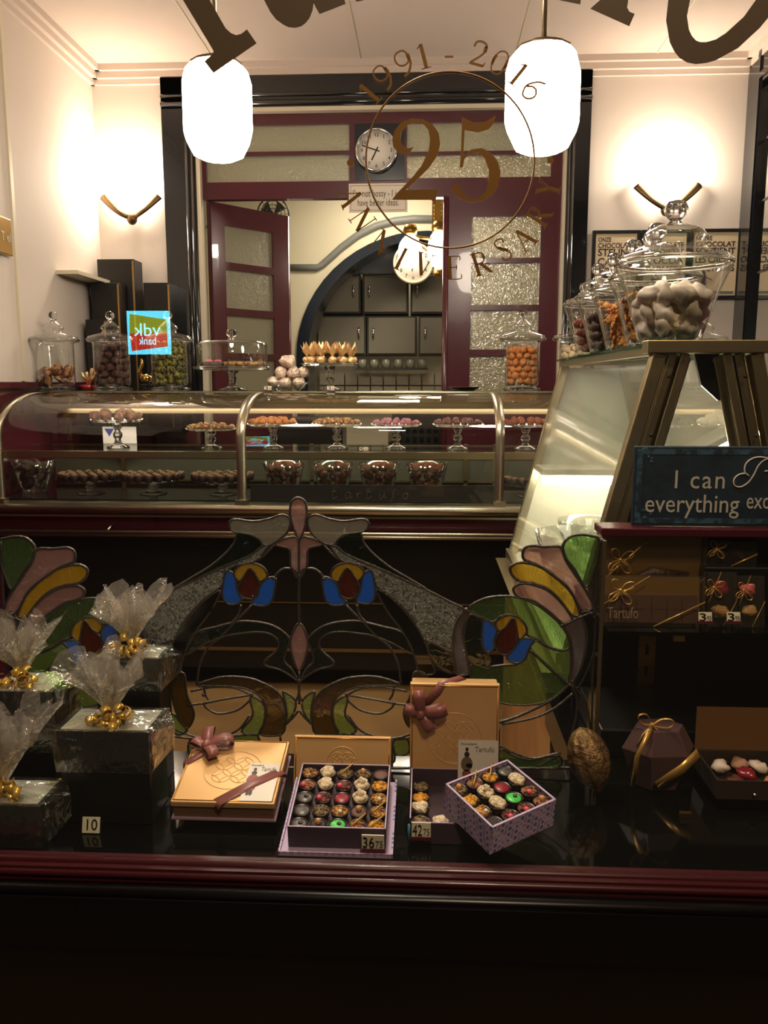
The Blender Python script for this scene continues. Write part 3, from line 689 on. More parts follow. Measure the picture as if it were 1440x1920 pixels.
# wrapped balls in a glass dish
p = ontop(541, 4.2); gd = thing('glass_dish', p, 'shallow glass dish of foil wrapped balls on the counter', 'dish')
MB().lathe([(0, 0), (.06, 0), (.062, .004), (.1, .04), (.104, .045), (.1, .043), (.058, .008), (0, .006)], p, 24).build('bowl', G_jar, gd)
M_foil = mat('pale_foil', (236, 212, 190), .3, .35, bump=.9, scale=70)
pr = nugget('wrapped_ball', .031, M_foil, nz=.35, ns=50, sz=1, n=14)
for k, (dx, dz, dy) in enumerate(((-.075, .04, 0), (-.012, .035, -.03), (.055, .04, 0), (-.04, .09, 0), (.03, .09, 0), (.01, .145, 0), (-.015, .147, .03), (.07, .09, .05), (.02, .06, .06))):
    inst(pr, (p[0]+dx, p[1]+dy, p[2]+dz), (k, k*2, k), 1, ['leftmost foil ball in the bottom row of the dish', 'middle foil ball in the bottom row, behind the price card', 'rightmost foil ball in the bottom row of the dish', 'left foil ball in the middle row of the pyramid', 'right foil ball in the middle row of the pyramid', 'foil ball at the very top of the pyramid, on the right', 'foil ball at the top of the pyramid, behind on the left', 'foil ball at the back right of the pyramid', 'foil ball at the back, deep in the dish'][k], 'foil wrapped balls in the glass dish')
def price_card(p, w_, h_, label, big='', small='', holder=True, rot=0, tilt=-.25, name='price_card'):
    t = thing(name, p, label, 'price card')
    Mx = Matrix.Translation(p) @ Matrix.Rotation(rot, 4, 'Z') @ Matrix.Rotation(tilt, 4, 'X')
    MB().box((-w_/2, 0, 0), (w_/2, .002, h_), Mx).build('card', mat('ivory_card', (222, 214, 186), .5), t)
    if holder:
        mb = MB(); mb.box((-w_/2-.002, -.003, -.002), (w_/2+.002, .005, .0035), Mx); mb.build('holder', M_maroon, t)
    T = Mx @ Matrix.Translation((0, -.0008, h_/2)) @ Matrix.Rotation(PI/2, 4, 'X')
    if big: text(big, h_*1.0, M_blackmatt, None, t, width=w_*(.5 if small else .6), M=T @ Matrix.Translation((-w_*.2 if small else 0, 0, 0)), name='big_figures')
    if small: text(small, h_*.62, mat('grey_ink', (96, 92, 80), .6), None, t, width=w_*.32, M=T @ Matrix.Translation((w_*.28, -h_*.08, 0)), name='small_figures')
    return t
price_card((at(502, 733, 4.09).x, 4.09, ZT+.001), .036, .024, 'small price card in front of the dish of foil balls', '3', '95')
price_card((at(620, 733, 4.09).x, 4.09, ZT+.001), .036, .024, 'small dark price card at the foot of the gold sweets stand', '3', '50')
# gold twists on a tall stand
p = ontop(619, 4.28)
cs = cake_stand('tall glass stand of gold foil sweets on the counter by the doorway', .15, .125, None); cs.location = p
M_gold = mat('gold_foil', (255, 212, 150), .3, .5, bump=.6, scale=60)
t0 = thing('foil_sweet', (0, 0, 0), 'foil wrapped sweet', 'sweet')
MB().ball((0, 0, .02), .022, 12, 8, .85, .3, 60).build('sweet', M_gold, t0)
mb = MB()
for k in range(5):
    a = k*1.256; pts = [(.004*math.cos(a), .004*math.sin(a), .04), (.018*math.cos(a), .018*math.sin(a), .065), (.036*math.cos(a), .036*math.sin(a), .10+.014*(k % 2))]
    mb.add([tuple(Vector(pts[1])+Vector((-math.sin(a), math.cos(a), 0))*s_) for s_ in (-.017, .017)]+[pts[2], pts[0]], [(0, 1, 2), (3, 1, 0)])
mb.build('wrapper', M_gold, t0)
k = 0
for ring, n, zz in ((.118, 13, .135), (.06, 7, .138)):
    for i in range(n):
        a = 2*PI*i/n+ring*9
        if math.sin(a) > .7 and ring > .1: continue
        inst(t0, (p[0]+ring*math.cos(a), p[1]+ring*math.sin(a), p[2]+zz-.002), (0, 0, a), 1, 'gold foil twist on the outer ring of the tall stand' if ring > .1 else 'gold foil twist in the middle of the tall stand', 'outer gold twists' if ring > .1 else 'inner gold twists')
# small things between the jars
p = (at(167, 735, YJ+.05).x, YJ+.05, ZT); t = thing('sweet_dish', p, 'little red dish holding gold foil between two jars', 'dish')
MB().lathe([(0, 0), (.03, 0), (.045, .03), (.043, .03), (.028, .005), (0, .005)], p, 20).build('bowl', mat('red_lacquer', (176, 22, 18), .2, coat=.5), t)
mb = MB()
for k in range(9):
    a = k*.7; mb.ribbon([(p[0], p[1], p[2]+.025), (p[0]+.02*math.cos(a), p[1]+.02*math.sin(a), p[2]+.06), (p[0]+.04*math.cos(a), p[1]+.04*math.sin(a), p[2]+.075+.02*(k % 3))], [(-math.sin(a), math.cos(a), .3)]*3, .016)
mb.build('foil', M_gold, t)
p = (at(273, 735, YJ+.05).x, YJ+.05, ZT); t = thing('gold_figurine', p, 'small gold swan figurine on a black cup between two jars', 'figurine')
MB().lathe([(0, 0), (.02, 0), (.018, .012), (.036, .032), (.034, .034), (0, .03)], p, 20).build('cup', M_black, t)
MB().ball((p[0]+.008, p[1], p[2]+.062), .027, 14, 8, .9, sx=1.15).tube([(p[0]-.012, p[1], p[2]+.06), (p[0]-.03, p[1], p[2]+.1), (p[0]-.012, p[1], p[2]+.135), (p[0]-.014, p[1], p[2]+.165)], [.014, .01, .009, .004], 10).build('figure', mat('polished_gold', (230, 190, 110), .15, 1), t)
p = ontop(870, 4.25); tag(MB().lathe([(0, 0), (.05, .0), (.085, .018), (.088, .02), (.05, .006), (0, .005)], p, 28).build('shallow_dish', mat('dark_dish', (70, 66, 56), .2, .5)), 'flat dark dish on the counter in front of the right door leaf', 'dish')
# ---- upper glass shelf inside
ZS = z_mid+.004; YS = YF+.27
M_lilac = mat('lilac_sweet', (150, 120, 140), .6, bump=.4, mix=(180, 90, 110), mscale=40)
M_red = mat('red_choc', (110, 44, 34), .5, bump=.4, mix=(70, 36, 26), mscale=50)
M_florent = mat('pale_cookie', (188, 140, 110), .6, bump=.4, mix=(130, 96, 88), mscale=30)
M_dip = mat('dipped_sweet', (238, 226, 196), .5, mix=(52, 30, 22), mscale=26)
first = None
stands = [(222, 'second glass shelf stand, under orange cookies at the left end', M_florent, 'cookie', .026, 'orange topped cookie'), (397, 'low glass stand of small sweets just left of the first inner post', M_pastry, 'small_biscuit', .014, 'tiny golden biscuit'),
          (512, 'glass stand of hazelnut clusters just right of the first inner post', M_caramel, 'hazelnut_cluster', .017, 'golden hazelnut cluster'), (632, 'glass stand of nut bites second in the middle bay', M_pastry, 'nut_bite', .015, 'small nut bite'),
          (743, 'glass stand of lilac sweets in the middle bay', M_lilac, 'lilac_sweet', .014, 'lilac sugared sweet'), (858, 'glass stand of red brown chocolates at the right end of the middle bay', M_red, 'red_chocolate', .015, 'red brown chocolate'),
          (985, 'stand of brown truffles right of the second inner post', M_cocoa, 'brown_truffle', .017, 'brown cocoa truffle'), (1356, 'glass stand of white and striped sweets seen through the sloping case', None, None, .021, ''), (1245, 'stand of dark pastries behind the frame of the sloping case', M_truf, 'dark_pastry', .022, 'dark round pastry')]
base = cake_stand('glass cake stand', .122, .108)
SH = {222: 'stand at the left end', 397: 'low stand left of the first post', 512: 'stand right of the first post', 632: 'second stand of the middle bay', 743: 'third stand of the middle bay', 858: 'last stand of the middle bay', 985: 'stand right of the second post', 1245: 'stand behind the sloping case'}
for px, lb, m, nm, rad, pl in stands:
    x = at(px, 840, YS).x; hgt = 1.15 if px in (222,) else 1.0
    if px == 397: hgt = .8
    s = inst(base, (x, YS, ZS), (0, 0, px), (1, 1, hgt), lb)
    zt = ZS+.114*hgt
    if px == 1356:
        a_ = nugget('white_petit_four', rad, mat('white_icing', (240, 232, 214), .5, bump=.4), nz=.4); b_ = nugget('striped_sweet', rad*.9, M_dip, nz=.3)
        for k, (ring, n, dz) in enumerate(((.1, 13, 0), (.065, 9, .02), (.03, 5, .038))):
            for i in range(n):
                an = 2*PI*i/n
                if math.sin(an) > .6 and k == 0: continue
                L_ = math.cos(an) < .15
                inst(a_ if L_ else b_, (x+ring*math.cos(an), YS+ring*math.sin(an), zt+dz+rad*.8), (0, an, an), 1, 'white iced petit four on the left half of the stand seen through the case' if L_ else 'striped chocolate sweet on the right half of the stand seen through the case', 'white petits fours' if L_ else 'striped sweets')
        continue
    pr = nugget(nm, rad, m, nz=.5, sz=.8, n=9)
    n = int(2*PI*.098/(rad*2.1))
    for i in range(n):
        an = 2*PI*i/n
        if math.sin(an) > .5: continue
        inst(pr, (x+.1*math.cos(an), YS+.1*math.sin(an), zt+rad*.75), (an, an*2, 0), 1, pl+' on the upper '+SH[px], pl+'s')
    for i in range(n//2):
        an = 2*PI*i/(n//2)+.3
        inst(pr, (x+.06*math.cos(an), YS+.06*math.sin(an), zt+rad*1.3), (an, an*2, 0), 1, pl+' on the upper '+SH[px], pl+'s')
price_card((at(682, 843, 3.74).x, 3.74, ZS), .038, .022, 'small white price card on the glass shelf in the middle bay', '5', '00')
# ---- lower deck: fluted tarts on stands, bowls of truffles
ZD = z_deck+.001; YD = YF+.26
M_tart = mat('fluted_chocolate', (58, 30, 26), .4, mix=(46, 24, 20))
sq = MB(); n = 10
sq.lathe([(0, 0), (.017, 0), (.021, .03), (.0185, .031), (0, .028)], (0, 0, 0), 10)
bon = thing('topped_chocolate', (0, 0, 0), 'chocolate cup', 'chocolate')
sq.build('cup', M_tart, bon); MB().ball((0, 0, .031), .016, 9, 6, .45, .6, 90).build('topping', mat('nut_topping', (168, 124, 80), .6, bump=.6, scale=200, mix=(84, 52, 36), mscale=120), bon)
for px, lb, gl in ((170, 'left', 'leftmost'), (287, 'middle', 'middle'), (418, 'right', 'third')):
    x = at(px, 905, YD).x
    s = inst(base, (x, YD, ZD), (0, 0, px), (1.2, 1.2, .6), 'low glass stand of nut topped chocolates, %s of three in the bottom of the counter' % gl)
    for ring, n in ((.132, 18), (.09, 12), (.048, 6)):
        for i in range(n):
            an = 2*PI*i/n
            if math.sin(an) > .35 and ring == .132: continue
            inst(bon, (x+ring*math.cos(an), YD+ring*math.sin(an), ZD+.069), (0, 0, an), 1, 'nut topped chocolate on the %s low stand in the bottom of the counter' % gl, 'nut topped chocolates, %s stand' % gl)
bowl = thing('glass_bowl', (0, 0, 0), 'glass bowl', 'bowl')
MB().lathe([(0, .0), (.065, 0), (.072, .01), (.105, .1), (.128, .2), (.13, .2), (.107, .1), (.07, .012), (0, .008)], (0, 0, 0), 32).build('bowl_wall', G_jar, bowl)
tr = nugget('cocoa_truffle', .021, M_cocoa, nz=.25, sz=.9, n=10)
for i, px in enumerate((533, 625, 710, 800)):
    x = at(px, 905, YD).x; nm = ('leftmost', 'second', 'third', 'rightmost')[i]
    inst(bowl, (x, YD, ZD), (0, 0, i), .78, '%s of four glass bowls of cocoa truffles behind the black name panel' % nm, 'bowls of cocoa truffles')
    fill(tr, (x, YD), .058, ZD+.008, ZD+.148, .022, 'cocoa dusted truffle in the %s glass bowl behind the name panel' % nm, 'truffles in the %s bowl' % nm, taper=.27)
# cellophane bag of florentines at far left and goods right of the second post
x = at(66, 930, YD).x; inst(bowl, (x, YD, ZD), (0, 0, 1), .8, 'tall glass bowl of dark florentines at the left end of the counter')
fl = nugget('florentine', .028, M_truf, nz=.6, sz=.4, n=10); fill(fl, (x, YD), .06, ZD+.02, ZD+.14, .026, 'dark florentine in the bowl at the left end of the counter', 'florentines', taper=.25)
x = at(990, 905, YD).x; inst(base, (x, YD, ZD), (0, 0, 2), (.9, .9, .5), 'low glass stand of dark chocolates right of the second inner post')
for i in range(9):
    an = PI+PI*i/8; inst(bon, (x+.095*math.cos(an), YD+.095*math.sin(an), ZD+.058), (0, 0, an), 1, 'nut topped chocolate on the low stand right of the second post', 'chocolates right of the second post')
# worktop things behind the counter
def cube_thing(name, lo, hi, m, label, cat, bev=.004):
    o = MB().box(lo, hi).build(name, m, bevel=bev); return tag(o, label, cat)
t = thing('back_cabinet', (-1.5, 5.0, 0), 'dark back cabinet under the stacked black boxes', 'cabinet')
MB().box((XL+.012, 4.82, 0), (-1.4, 5.17, 1.165)).build('body', M_maroon, t)
for z in (.3, .7): MB().box((XL+.05, 4.812, z), (-1.44, 4.82, z+.35)).build('drawer', M_blackmatt, t)
tb = thing('work_table', (-.2, 5.0, 0), 'steel topped table standing in the doorway behind the counter', 'table')
MB().box((-1.2, 5.42, .86), (.72, 5.85, .9)).build('tabletop', M_champ2, tb, bevel=.004)
for x in (-1.17, .66):
    for y in (5.44, 5.8): MB().box((x, y, 0), (x+.035, y+.035, .86)).build('leg', M_champ2, tb)
cr = thing('bottle_crate', (.0, 5.6, .9), 'dark grid crate with light openings on the table behind the counter', 'crate')
a = at(728, 757, 5.5); b = at(835, 785, 5.5); mb = MB()
for i in range(9): x = a.x+(b.x-a.x)*i/8; mb.box((x, 5.5, .9), (x+.02, 5.51, a.z))
for i in range(7): z = .9+(a.z-.92)*i/6; mb.box((a.x, 5.495, z), (b.x+.02, 5.5, z+.022))
mb.box((a.x, 5.6, .9), (b.x+.02, 5.61, a.z)); mb.build('grid', M_blackmatt, cr)
cube_thing('coffee_machine', (-1.0, 5.5, .901), (-.55, 5.8, 1.22), mat('dark_steel', (50, 48, 46), .3, .6), 'dark steel machine on the table in the doorway', 'machine', .02)
mb = MB(); a = at(192, 800, 4.2); b = at(256, 828, 4.2)
nb = thing('picture_card', ((a.x+b.x)/2, 4.2, ZS), 'white picture card leaning at the back of the glass shelf on the left', 'card')
MB().box((a.x, 4.2, ZS), (b.x, 4.206, a.z)).build('card', mat('white_card', (225, 222, 214), .5), nb)
MB().prism([(a.x+.01, 4.1985, a.z-.01), (a.x+.06, 4.1985, a.z-.01), (a.x+.035, 4.1985, a.z-.05)], (0, .001, 0)).build('blue_mark', mat('blue_ink', (40, 60, 140), .5), nb)
# ================================================================ SLOPING GLASS CASE
YN, YFAR = 1.9, 3.15; ZB, ZP = .79, 1.515
XB0, XT0, XT1, XB1 = .325, .505, .738, .918
ac = thing('sloping_case', (.62, 2.5, ZB), 'tall tapering glass showcase with gold metal corner posts beside the window', 'showcase')
for y, nm in ((YN, 'n'), (YFAR, 'f')):
    for s, xb, xt in ((1, XB0, XT0), (-1, XB1, XT1)):
        a = Vector((xb+s*.012, y, ZB)); b = Vector((xt+s*.012, y, ZP))
        mb = MB(); mb.bar(a, b, .03, .036, up=(0, 1, 0))
        if y == YN:
            for q in (.034, .060): mb.bar(a+Vector((s*q, .012, 0)), b+Vector((s*q, .012, 0)), .02, .022+.01*(q > .05), up=(0, 1, 0))
            mb.bar(a+Vector((s*.047, .03, 0)), b+Vector((s*.047, .03, 0)), .07, .01, up=(0, 1, 0))
        mb.build('corner_post', M_champ2, ac, bevel=.003)
        if y == YN:
            mb = MB()
            for q in (.15, .35, .75, .93):
                p = a.lerp(b, q); mb.ball((p.x+s*.034, YN-.014, p.z), .0045, 8, 5)
            mb.build('screw', M_blackmatt, ac)
MB().box((XT0-.02, YN-.03, ZP), (XT1+.03, YN+.02, ZP+.028)).build('top_bar', M_champ2, ac, bevel=.002)
MB().box((XT0-.0, YFAR-.02, ZP), (XT1, YFAR+.02, ZP+.02)).build('top_bar', M_champ2, ac)
for x in (XT0, XT1): MB().box((x-.01, YN, ZP-.004), (x+.01, YFAR, ZP+.012)).build('top_rail', M_champ, ac)
for x in (XB0, XB1): MB().box((x-.012, YN, ZB), (x+.012, YFAR, ZB+.03)).build('bottom_rail', M_champ, ac)
MB().box((XT0-.015, YN-.0, ZP+.0135), (XT1+.015, YFAR+.03, ZP+.0215)).build('top_shelf', glass('green_edge_glass', (190, 225, 205), .1, .7, .02), ac)
def slope(x0, x1, nm, m, d):
    mb = MB(); n = Vector((ZP-ZB, 0, x0-x1)).normalized()*d
    p = [Vector((x0, YN+.01, ZB+.02)), Vector((x0, YFAR-.01, ZB+.02)), Vector((x1, YFAR-.01, ZP)), Vector((x1, YN+.01, ZP))]
    mb.add([*p, *[q+n for q in p]], [(0, 1, 2, 3), (7, 6, 5, 4), (0, 4, 5, 1), (1, 5, 6, 2), (2, 6, 7, 3), (3, 7, 4, 0)])
    return mb.build(nm, m, ac)
slope(XB0, XT0, 'side_glass', glass('side_glass', (250, 250, 244), .06, .4, .08, opal=.12, opal_rgb=(215, 218, 205), power=2), .004)
slope(XB1-.004, XT1-.004, 'side_glass', G_case, .004)
M_inner = mat('cream_case_lining', (226, 222, 204), .55)
MB().prism([(XB0+.02, YFAR, ZB+.03), (XB1-.02, YFAR, ZB+.03), (XT1-.02, YFAR, ZP-.01), (XT0+.02, YFAR, ZP-.01)], (0, .01, 0)).build('end_panel', M_inner, ac)
MB().box((XB0+.0, YN, ZB-.02), (XB1, YFAR+.02, ZB+.012)).build('floor_plate', M_inner, ac)
lamp('case_top_fill', 'AREA', (.62, 2.5, ZP-.02), 3.0, (1, .93, .78), .12, size_y=.9)  # extra fill added under the top to brighten the interior beside the tube
a = at(1000, 880, YFAR-.2); MB().box((XB0+.09, YFAR-.2, a.z-.02), (XB1-.1, YFAR-.01, a.z)).build('ledge', M_inner, ac)
tb_ = MB().tube([(XB0+.10, YFAR-.16, a.z-.045), (XB1-.14, YFAR-.16, a.z-.045)], .015, 10).build('tube_lamp', mat('case_tube_glow', (255, 250, 235), .4, emit=(1, .93, .78), es=70), ac)
MB().bar((XT1-.09, YN+.04, ZP-.01), (XT1+.03, YN+.06, ZP-.17), .012, .028, up=(0, 1, 0)).build('hinge_arm', M_champ, ac)
MB().prism([(XT0+.10, YN+.03, ZP), (XT1-.04, YN+.03, ZP), (XT1-.035, YN+.03, ZP-.09), (XT0+.16, YN+.03, ZP-.105), (XT0+.12, YN+.03, ZP-.07)], (0, .012, 0)).build('hanging_plate', M_blackmatt, ac)
# things inside it
for px, py, Y, lb, s in ((1085, 985, 2.5, 'clear glass bowl glowing inside the sloping case', 1.0), (1110, 965, 2.85, 'clear glass bowl standing farther back inside the sloping case', .9)):
    p = at(px, py, Y); inst(bowl, (p.x, Y, ZB+.013), (0, 0, 0), s, lb)
ped = thing('display_cupboard', (.65, 2.5, 0), 'black cupboard with a wooden side that carries the sloping glass case', 'cupboard')
MB().box((XB0+.01, YN+.06, .0), (XB1+.6, YFAR+.05, ZB-.024)).build('carcass', M_blackmatt, ped)
MB().box((XB0-.01, YN+.055, 0), (XB0+.01, YFAR, ZB-.16)).build('wooden_side', mat('tan_wood', (176, 128, 74), .5, mix=(160, 112, 62), mscale=5), ped)
MB().box((XB0-.045, YN-.0, ZB-.024), (XB0+.2, YFAR+.06, ZB-.0205)).build('base_plate', M_champ2, ped)
# tapered jars on its top
def bowl_jar(label, rb=.075, rt=.132, h=.198):
    t = thing('glass_jar', (0, 0, 0), label, 'jar', None)
    MB().lathe([(0, .012), (rb*.95, .012), (rb, .02), (rb+(rt-rb)*.55, h*.62), (rt*.985, h*.9), (rt, h*.95), (rt*.99, h), (rt*.93, h*.985)], (0, 0, 0), 48).build('jar_body', G_jar, t)
    MB().tube([(rt*.99*math.cos(2*PI*k/48), rt*.99*math.sin(2*PI*k/48), h*.965) for k in range(48)], .0055, 10, True).build('rim', S_glass, t)
    MB().lathe([(0, 0), (rb, 0), (rb*1.05, .005), (rb*.98, .012), (0, .012)], (0, 0, 0), 40).build('foot', S_glass, t)
    ld = MB().lathe([(rt*.95, h+.0), (rt*.93, h+.008), (rt*.62, h+.02), (rt*.5, h+.035), (rt*.56, h+.05), (rt*.5, h+.065), (rt*.3, h+.078), (.02, h+.082)], (0, 0, 0), 48).build('lid', G_jar, t)
    MB().lathe([(0, h+.079), (.018, h+.081), (.011, h+.09), (.016, h+.094), (.026, h+.105), (.028, h+.118), (.022, h+.131), (0, h+.137)], (0, 0, 0), 16).build('knob', S_glass, ld)
    return t
ZJ = ZP+.022
M_mere = M_mer
mr = nugget('meringue', .026, M_mer, nz=.9, ns=42, sz=.75, n=18)
ck = tag(MB().box((-.013, -.013, -.007), (.0, 0, .007)).box((0, 0, -.007), (.013, .013, .007)).build('checker_biscuit', mat('pale_biscuit', (226, 166, 70), .7, bump=.2), None, origin=(0, 0, 0), bevel=.001), 'checker biscuit', 'biscuit')
mbk = MB(); mbk.cur = 0; mbk.box((-.014, -.014, -.0075), (.0, 0, .0075)).box((0, 0, -.0075), (.014, .014, .0075)); mbk.cur = 1; mbk.box((-.014, 0, -.007), (0, .014, .007)).box((0, -.014, -.007), (.014, 0, .007))
ck2 = tag(mbk.build('checker_biscuit', [mat('pale_biscuit'), mat('cocoa_biscuit', (110, 54, 30), .7)], None, origin=(0, 0, 0)), 'checker biscuit', 'biscuit'); bpy.data.objects.remove(ck)
bear = MB(); bear.cur = 0
bear.ball((0, 0, 0), .019, 12, 6, .35, sx=.85, sy=1.1).ball((0, .024, 0), .012, 10, 6, .5).ball((-.009, .034, 0), .005, 8, 5, .6).ball((.009, .034, 0), .005, 8, 5, .6)
for sx_, sy_ in ((-1, 1), (1, 1), (-1, -1), (1, -1)): bear.ball((sx_*.016, sy_*.012, 0), .0075, 8, 5, .6)
bear.cur = 1
for q in ((-.004, .027), (.004, .027), (.002, .0), (-.006, -.008), (.007, .008)): bear.ball((q[0], q[1], .0062), .0017, 6, 4)
bearo = tag(bear.build('bear_biscuit', [M_bisc, M_choc], None, origin=(0, 0, 0)), 'bear biscuit', 'biscuit')
dk = nugget('dark_cluster', .02, M_choc, nz=.6, n=10); rb_ = nugget('red_brown_sweet', .018, mat('red_brown_nut', (150, 84, 60), .6, bump=.5, mix=(96, 44, 34), mscale=40), nz=.6, n=10)
for Y, lb, pr, rad, pl, gp, zt in ((2.045, 'largest tapered glass jar, of pale meringues, at the near end of the sloping case', mr, .0225, 'pale twisted meringue in the largest tapered jar', 'meringues in the largest jar', .135),
        (2.32, 'tapered glass jar of checkerboard biscuits behind the meringue jar', ck2, .0165, 'checkerboard biscuit in the second tapered jar', 'checkerboard biscuits', .165),
        (2.58, 'tapered glass jar of bear shaped biscuits, third on the sloping case', bearo, .021, 'golden bear shaped biscuit in the third tapered jar', 'bear biscuits', .15),
        (2.83, 'tapered glass jar of dark chocolate clusters, fourth on the sloping case', dk, .019, 'dark chocolate cluster in the fourth tapered jar', 'dark clusters', .15),
        (3.07, 'farthest tapered glass jar, of red brown sweets, on the sloping case', rb_, .018, 'red brown sweet in the farthest tapered jar', 'red brown sweets', .14)):
    j = bowl_jar(lb); xj = .58 if Y < 2.1 else .612; j.location = (xj, Y, ZJ); j.scale = (.9, .9, 1) if Y > 2.1 else (1, 1, 1)
    fill(pr, (xj, Y), .068 if Y < 2.1 else .06, ZJ+.02, ZJ+zt, rad, pl, gp, taper=.23)

# ================================================================ WINDOW: sill, platform, pane
ZPL = .70
S('display_platform', (-2.2, 1.19, .62), (.30, 1.585, ZPL), M_plat)
S('display_platform_side', (.30, 1.19, .62), (2.0, 1.95, ZPL), M_plat)
S('wall_under_window', (-2.4, 1.14, .0), (2.4, 1.19, .69), mat('black_wood_front', (10, 7, 7), .3, spec=.3))
S('wall_platform_back', (-2.1, 1.575, .0), (.30, 1.585, .62), M_blackmatt)
mb = MB()
zs = .721
mb.box((-2.4, 1.15, .69), (2.4, 1.19, zs-.008)); mb.tube([(-2.4, 1.168, zs-.009), (2.4, 1.168, zs-.009)], .008, 12); mb.tube([(-2.4, 1.15, zs-.018), (2.4, 1.15, zs-.018)], .006, 10)
m2 = MB(); m2.tube([(-2.4, 1.135, zs-.038), (2.4, 1.135, zs-.038)], .011, 12); m2.box((-2.4, 1.12, .60), (2.4, 1.15, zs-.04)); struct(m2.build('trim_12', mat('black_wood_front', (10, 7, 7), .3, spec=.3)))
struct(mb.build('window_sill', mat('dark_maroon_wood', (60, 14, 20), .35, coat=.2)))
w1 = bpy.data.objects.new('window_1', None); COL.objects.link(w1); w1.location = (0, 1.165, .72); struct(w1)
MB().box((-2.3, 1.163, .72), (2.3, 1.167, 2.78)).build('pane', G_pane, w1)
# ---- lettering on the pane, traced flat on the glass
YL = 1.1625
M_let = mat('bronze_leaf_lettering', (92, 74, 50), .45, .1)
M_leg = mat('gold_leaf_lettering', (150, 108, 52), .35, .3)
def flat(mb, pts, Y=YL, d=.0006): return mb.prism([tuple(at(x, y, Y-d)) for x, y in pts], (0, d, 0))
bl = thing('shop_name_lettering', (at(800, 0, YL).x, YL, at(800, 100, YL).z), 'large dark bronze letters of the shop name arching across the top of the window', 'lettering')
for nm, pts in (('letter', [(306, -60), (356, -60), (393, 0), (423, 53), (433, 62), (443, 66), (453, 63), (463, 55), (481, 81), (400, 137), (383, 115), (402, 98), (343, 0)]),
        ('letter', [(486, -60), (495, 0), (507, 23), (517, 36), (531, 46), (541, 51), (554, 52), (565, 49), (573, 43), (581, 33), (586, 20), (588, 6), (592, 14), (599, 26), (623, 17), (648, 7), (640, -20), (600, -60)]),
        ('letter', [(655, -30), (690, -35), (683, 0), (668, 3)]), ('letter', [(1040, -40), (1049, 0), (1088, 8), (1095, -40)]),
        ('letter', [(1143, -40), (1125, 0), (1107, 16), (1180, 49), (1190, 26), (1180, 22), (1176, 14), (1178, 0), (1190, -40)]),
        ('letter', [(1262, -40), (1253, 0), (1249, 38), (1256, 79), (1265, 97), (1275, 109), (1289, 117), (1305, 120), (1324, 118), (1342, 113), (1384, 90), (1425, 52), (1455, 15), (1480, -40), (1432, -40), (1417, 0), (1395, 31), (1361, 62), (1342, 74), (1324, 79), (1313, 79), (1305, 76), (1297, 67), (1292, 56), (1288, 30), (1294, 0), (1308, -40)])):
    flat(MB(), pts).build(nm, M_let, bl)
em = thing('anniversary_lettering', (at(844, 300, YL).x, YL, at(844, 465, YL).z), 'gold round anniversary emblem with a big 25 lettered on the window', 'lettering')
def q2(pts): return [(640+u/3.273, 60+v/3.273) for u, v in pts]
two = q2([(445, 705), (425, 733), (385, 748), (345, 738), (318, 700), (312, 655), (330, 600), (370, 553), (430, 530), (500, 535), (560, 565), (598, 620), (607, 690), (590, 755), (545, 825), (480, 890), (396, 968), (560, 968), (582, 966), (597, 962), (572, 1060), (566, 1040), (550, 1030), (310, 1030), (345, 985), (430, 900), (495, 815), (535, 735), (545, 660), (533, 600), (500, 560), (450, 550), (400, 572), (368, 615), (362, 665), (382, 702), (410, 715)])
five = q2([(740, 518), (762, 532), (820, 558), (880, 553), (948, 512), (937, 560), (905, 598), (840, 616), (757, 602), (748, 760), (795, 722), (860, 712), (920, 742), (963, 800), (978, 862), (965, 940), (925, 1000), (870, 1035), (800, 1042), (740, 1022), (692, 988), (678, 955), (698, 930), (725, 938), (748, 990), (790, 1022), (840, 1020), (883, 980), (905, 920), (905, 845), (880, 775), (840, 738), (790, 742), (755, 778), (745, 832), (727, 832), (733, 760), (738, 600)])
flat(MB(), two).build('figure', M_leg, em); flat(MB(), five).build('figure', M_leg, em)
mb = MB(); mb.tube([tuple(at(844+158*math.cos(a), 299.5+165.5*math.sin(a), YL)) for a in [2*PI*k/72 for k in range(72)]], .0013, 6, True); mb.build('ring', M_leg, em)
for x, y in ((657, 305), (1032, 300)): flat(MB(), [(x+6.5*math.cos(2*PI*k/18), y+6.5*math.sin(2*PI*k/18)) for k in range(18)]).build('dot', M_leg, em)
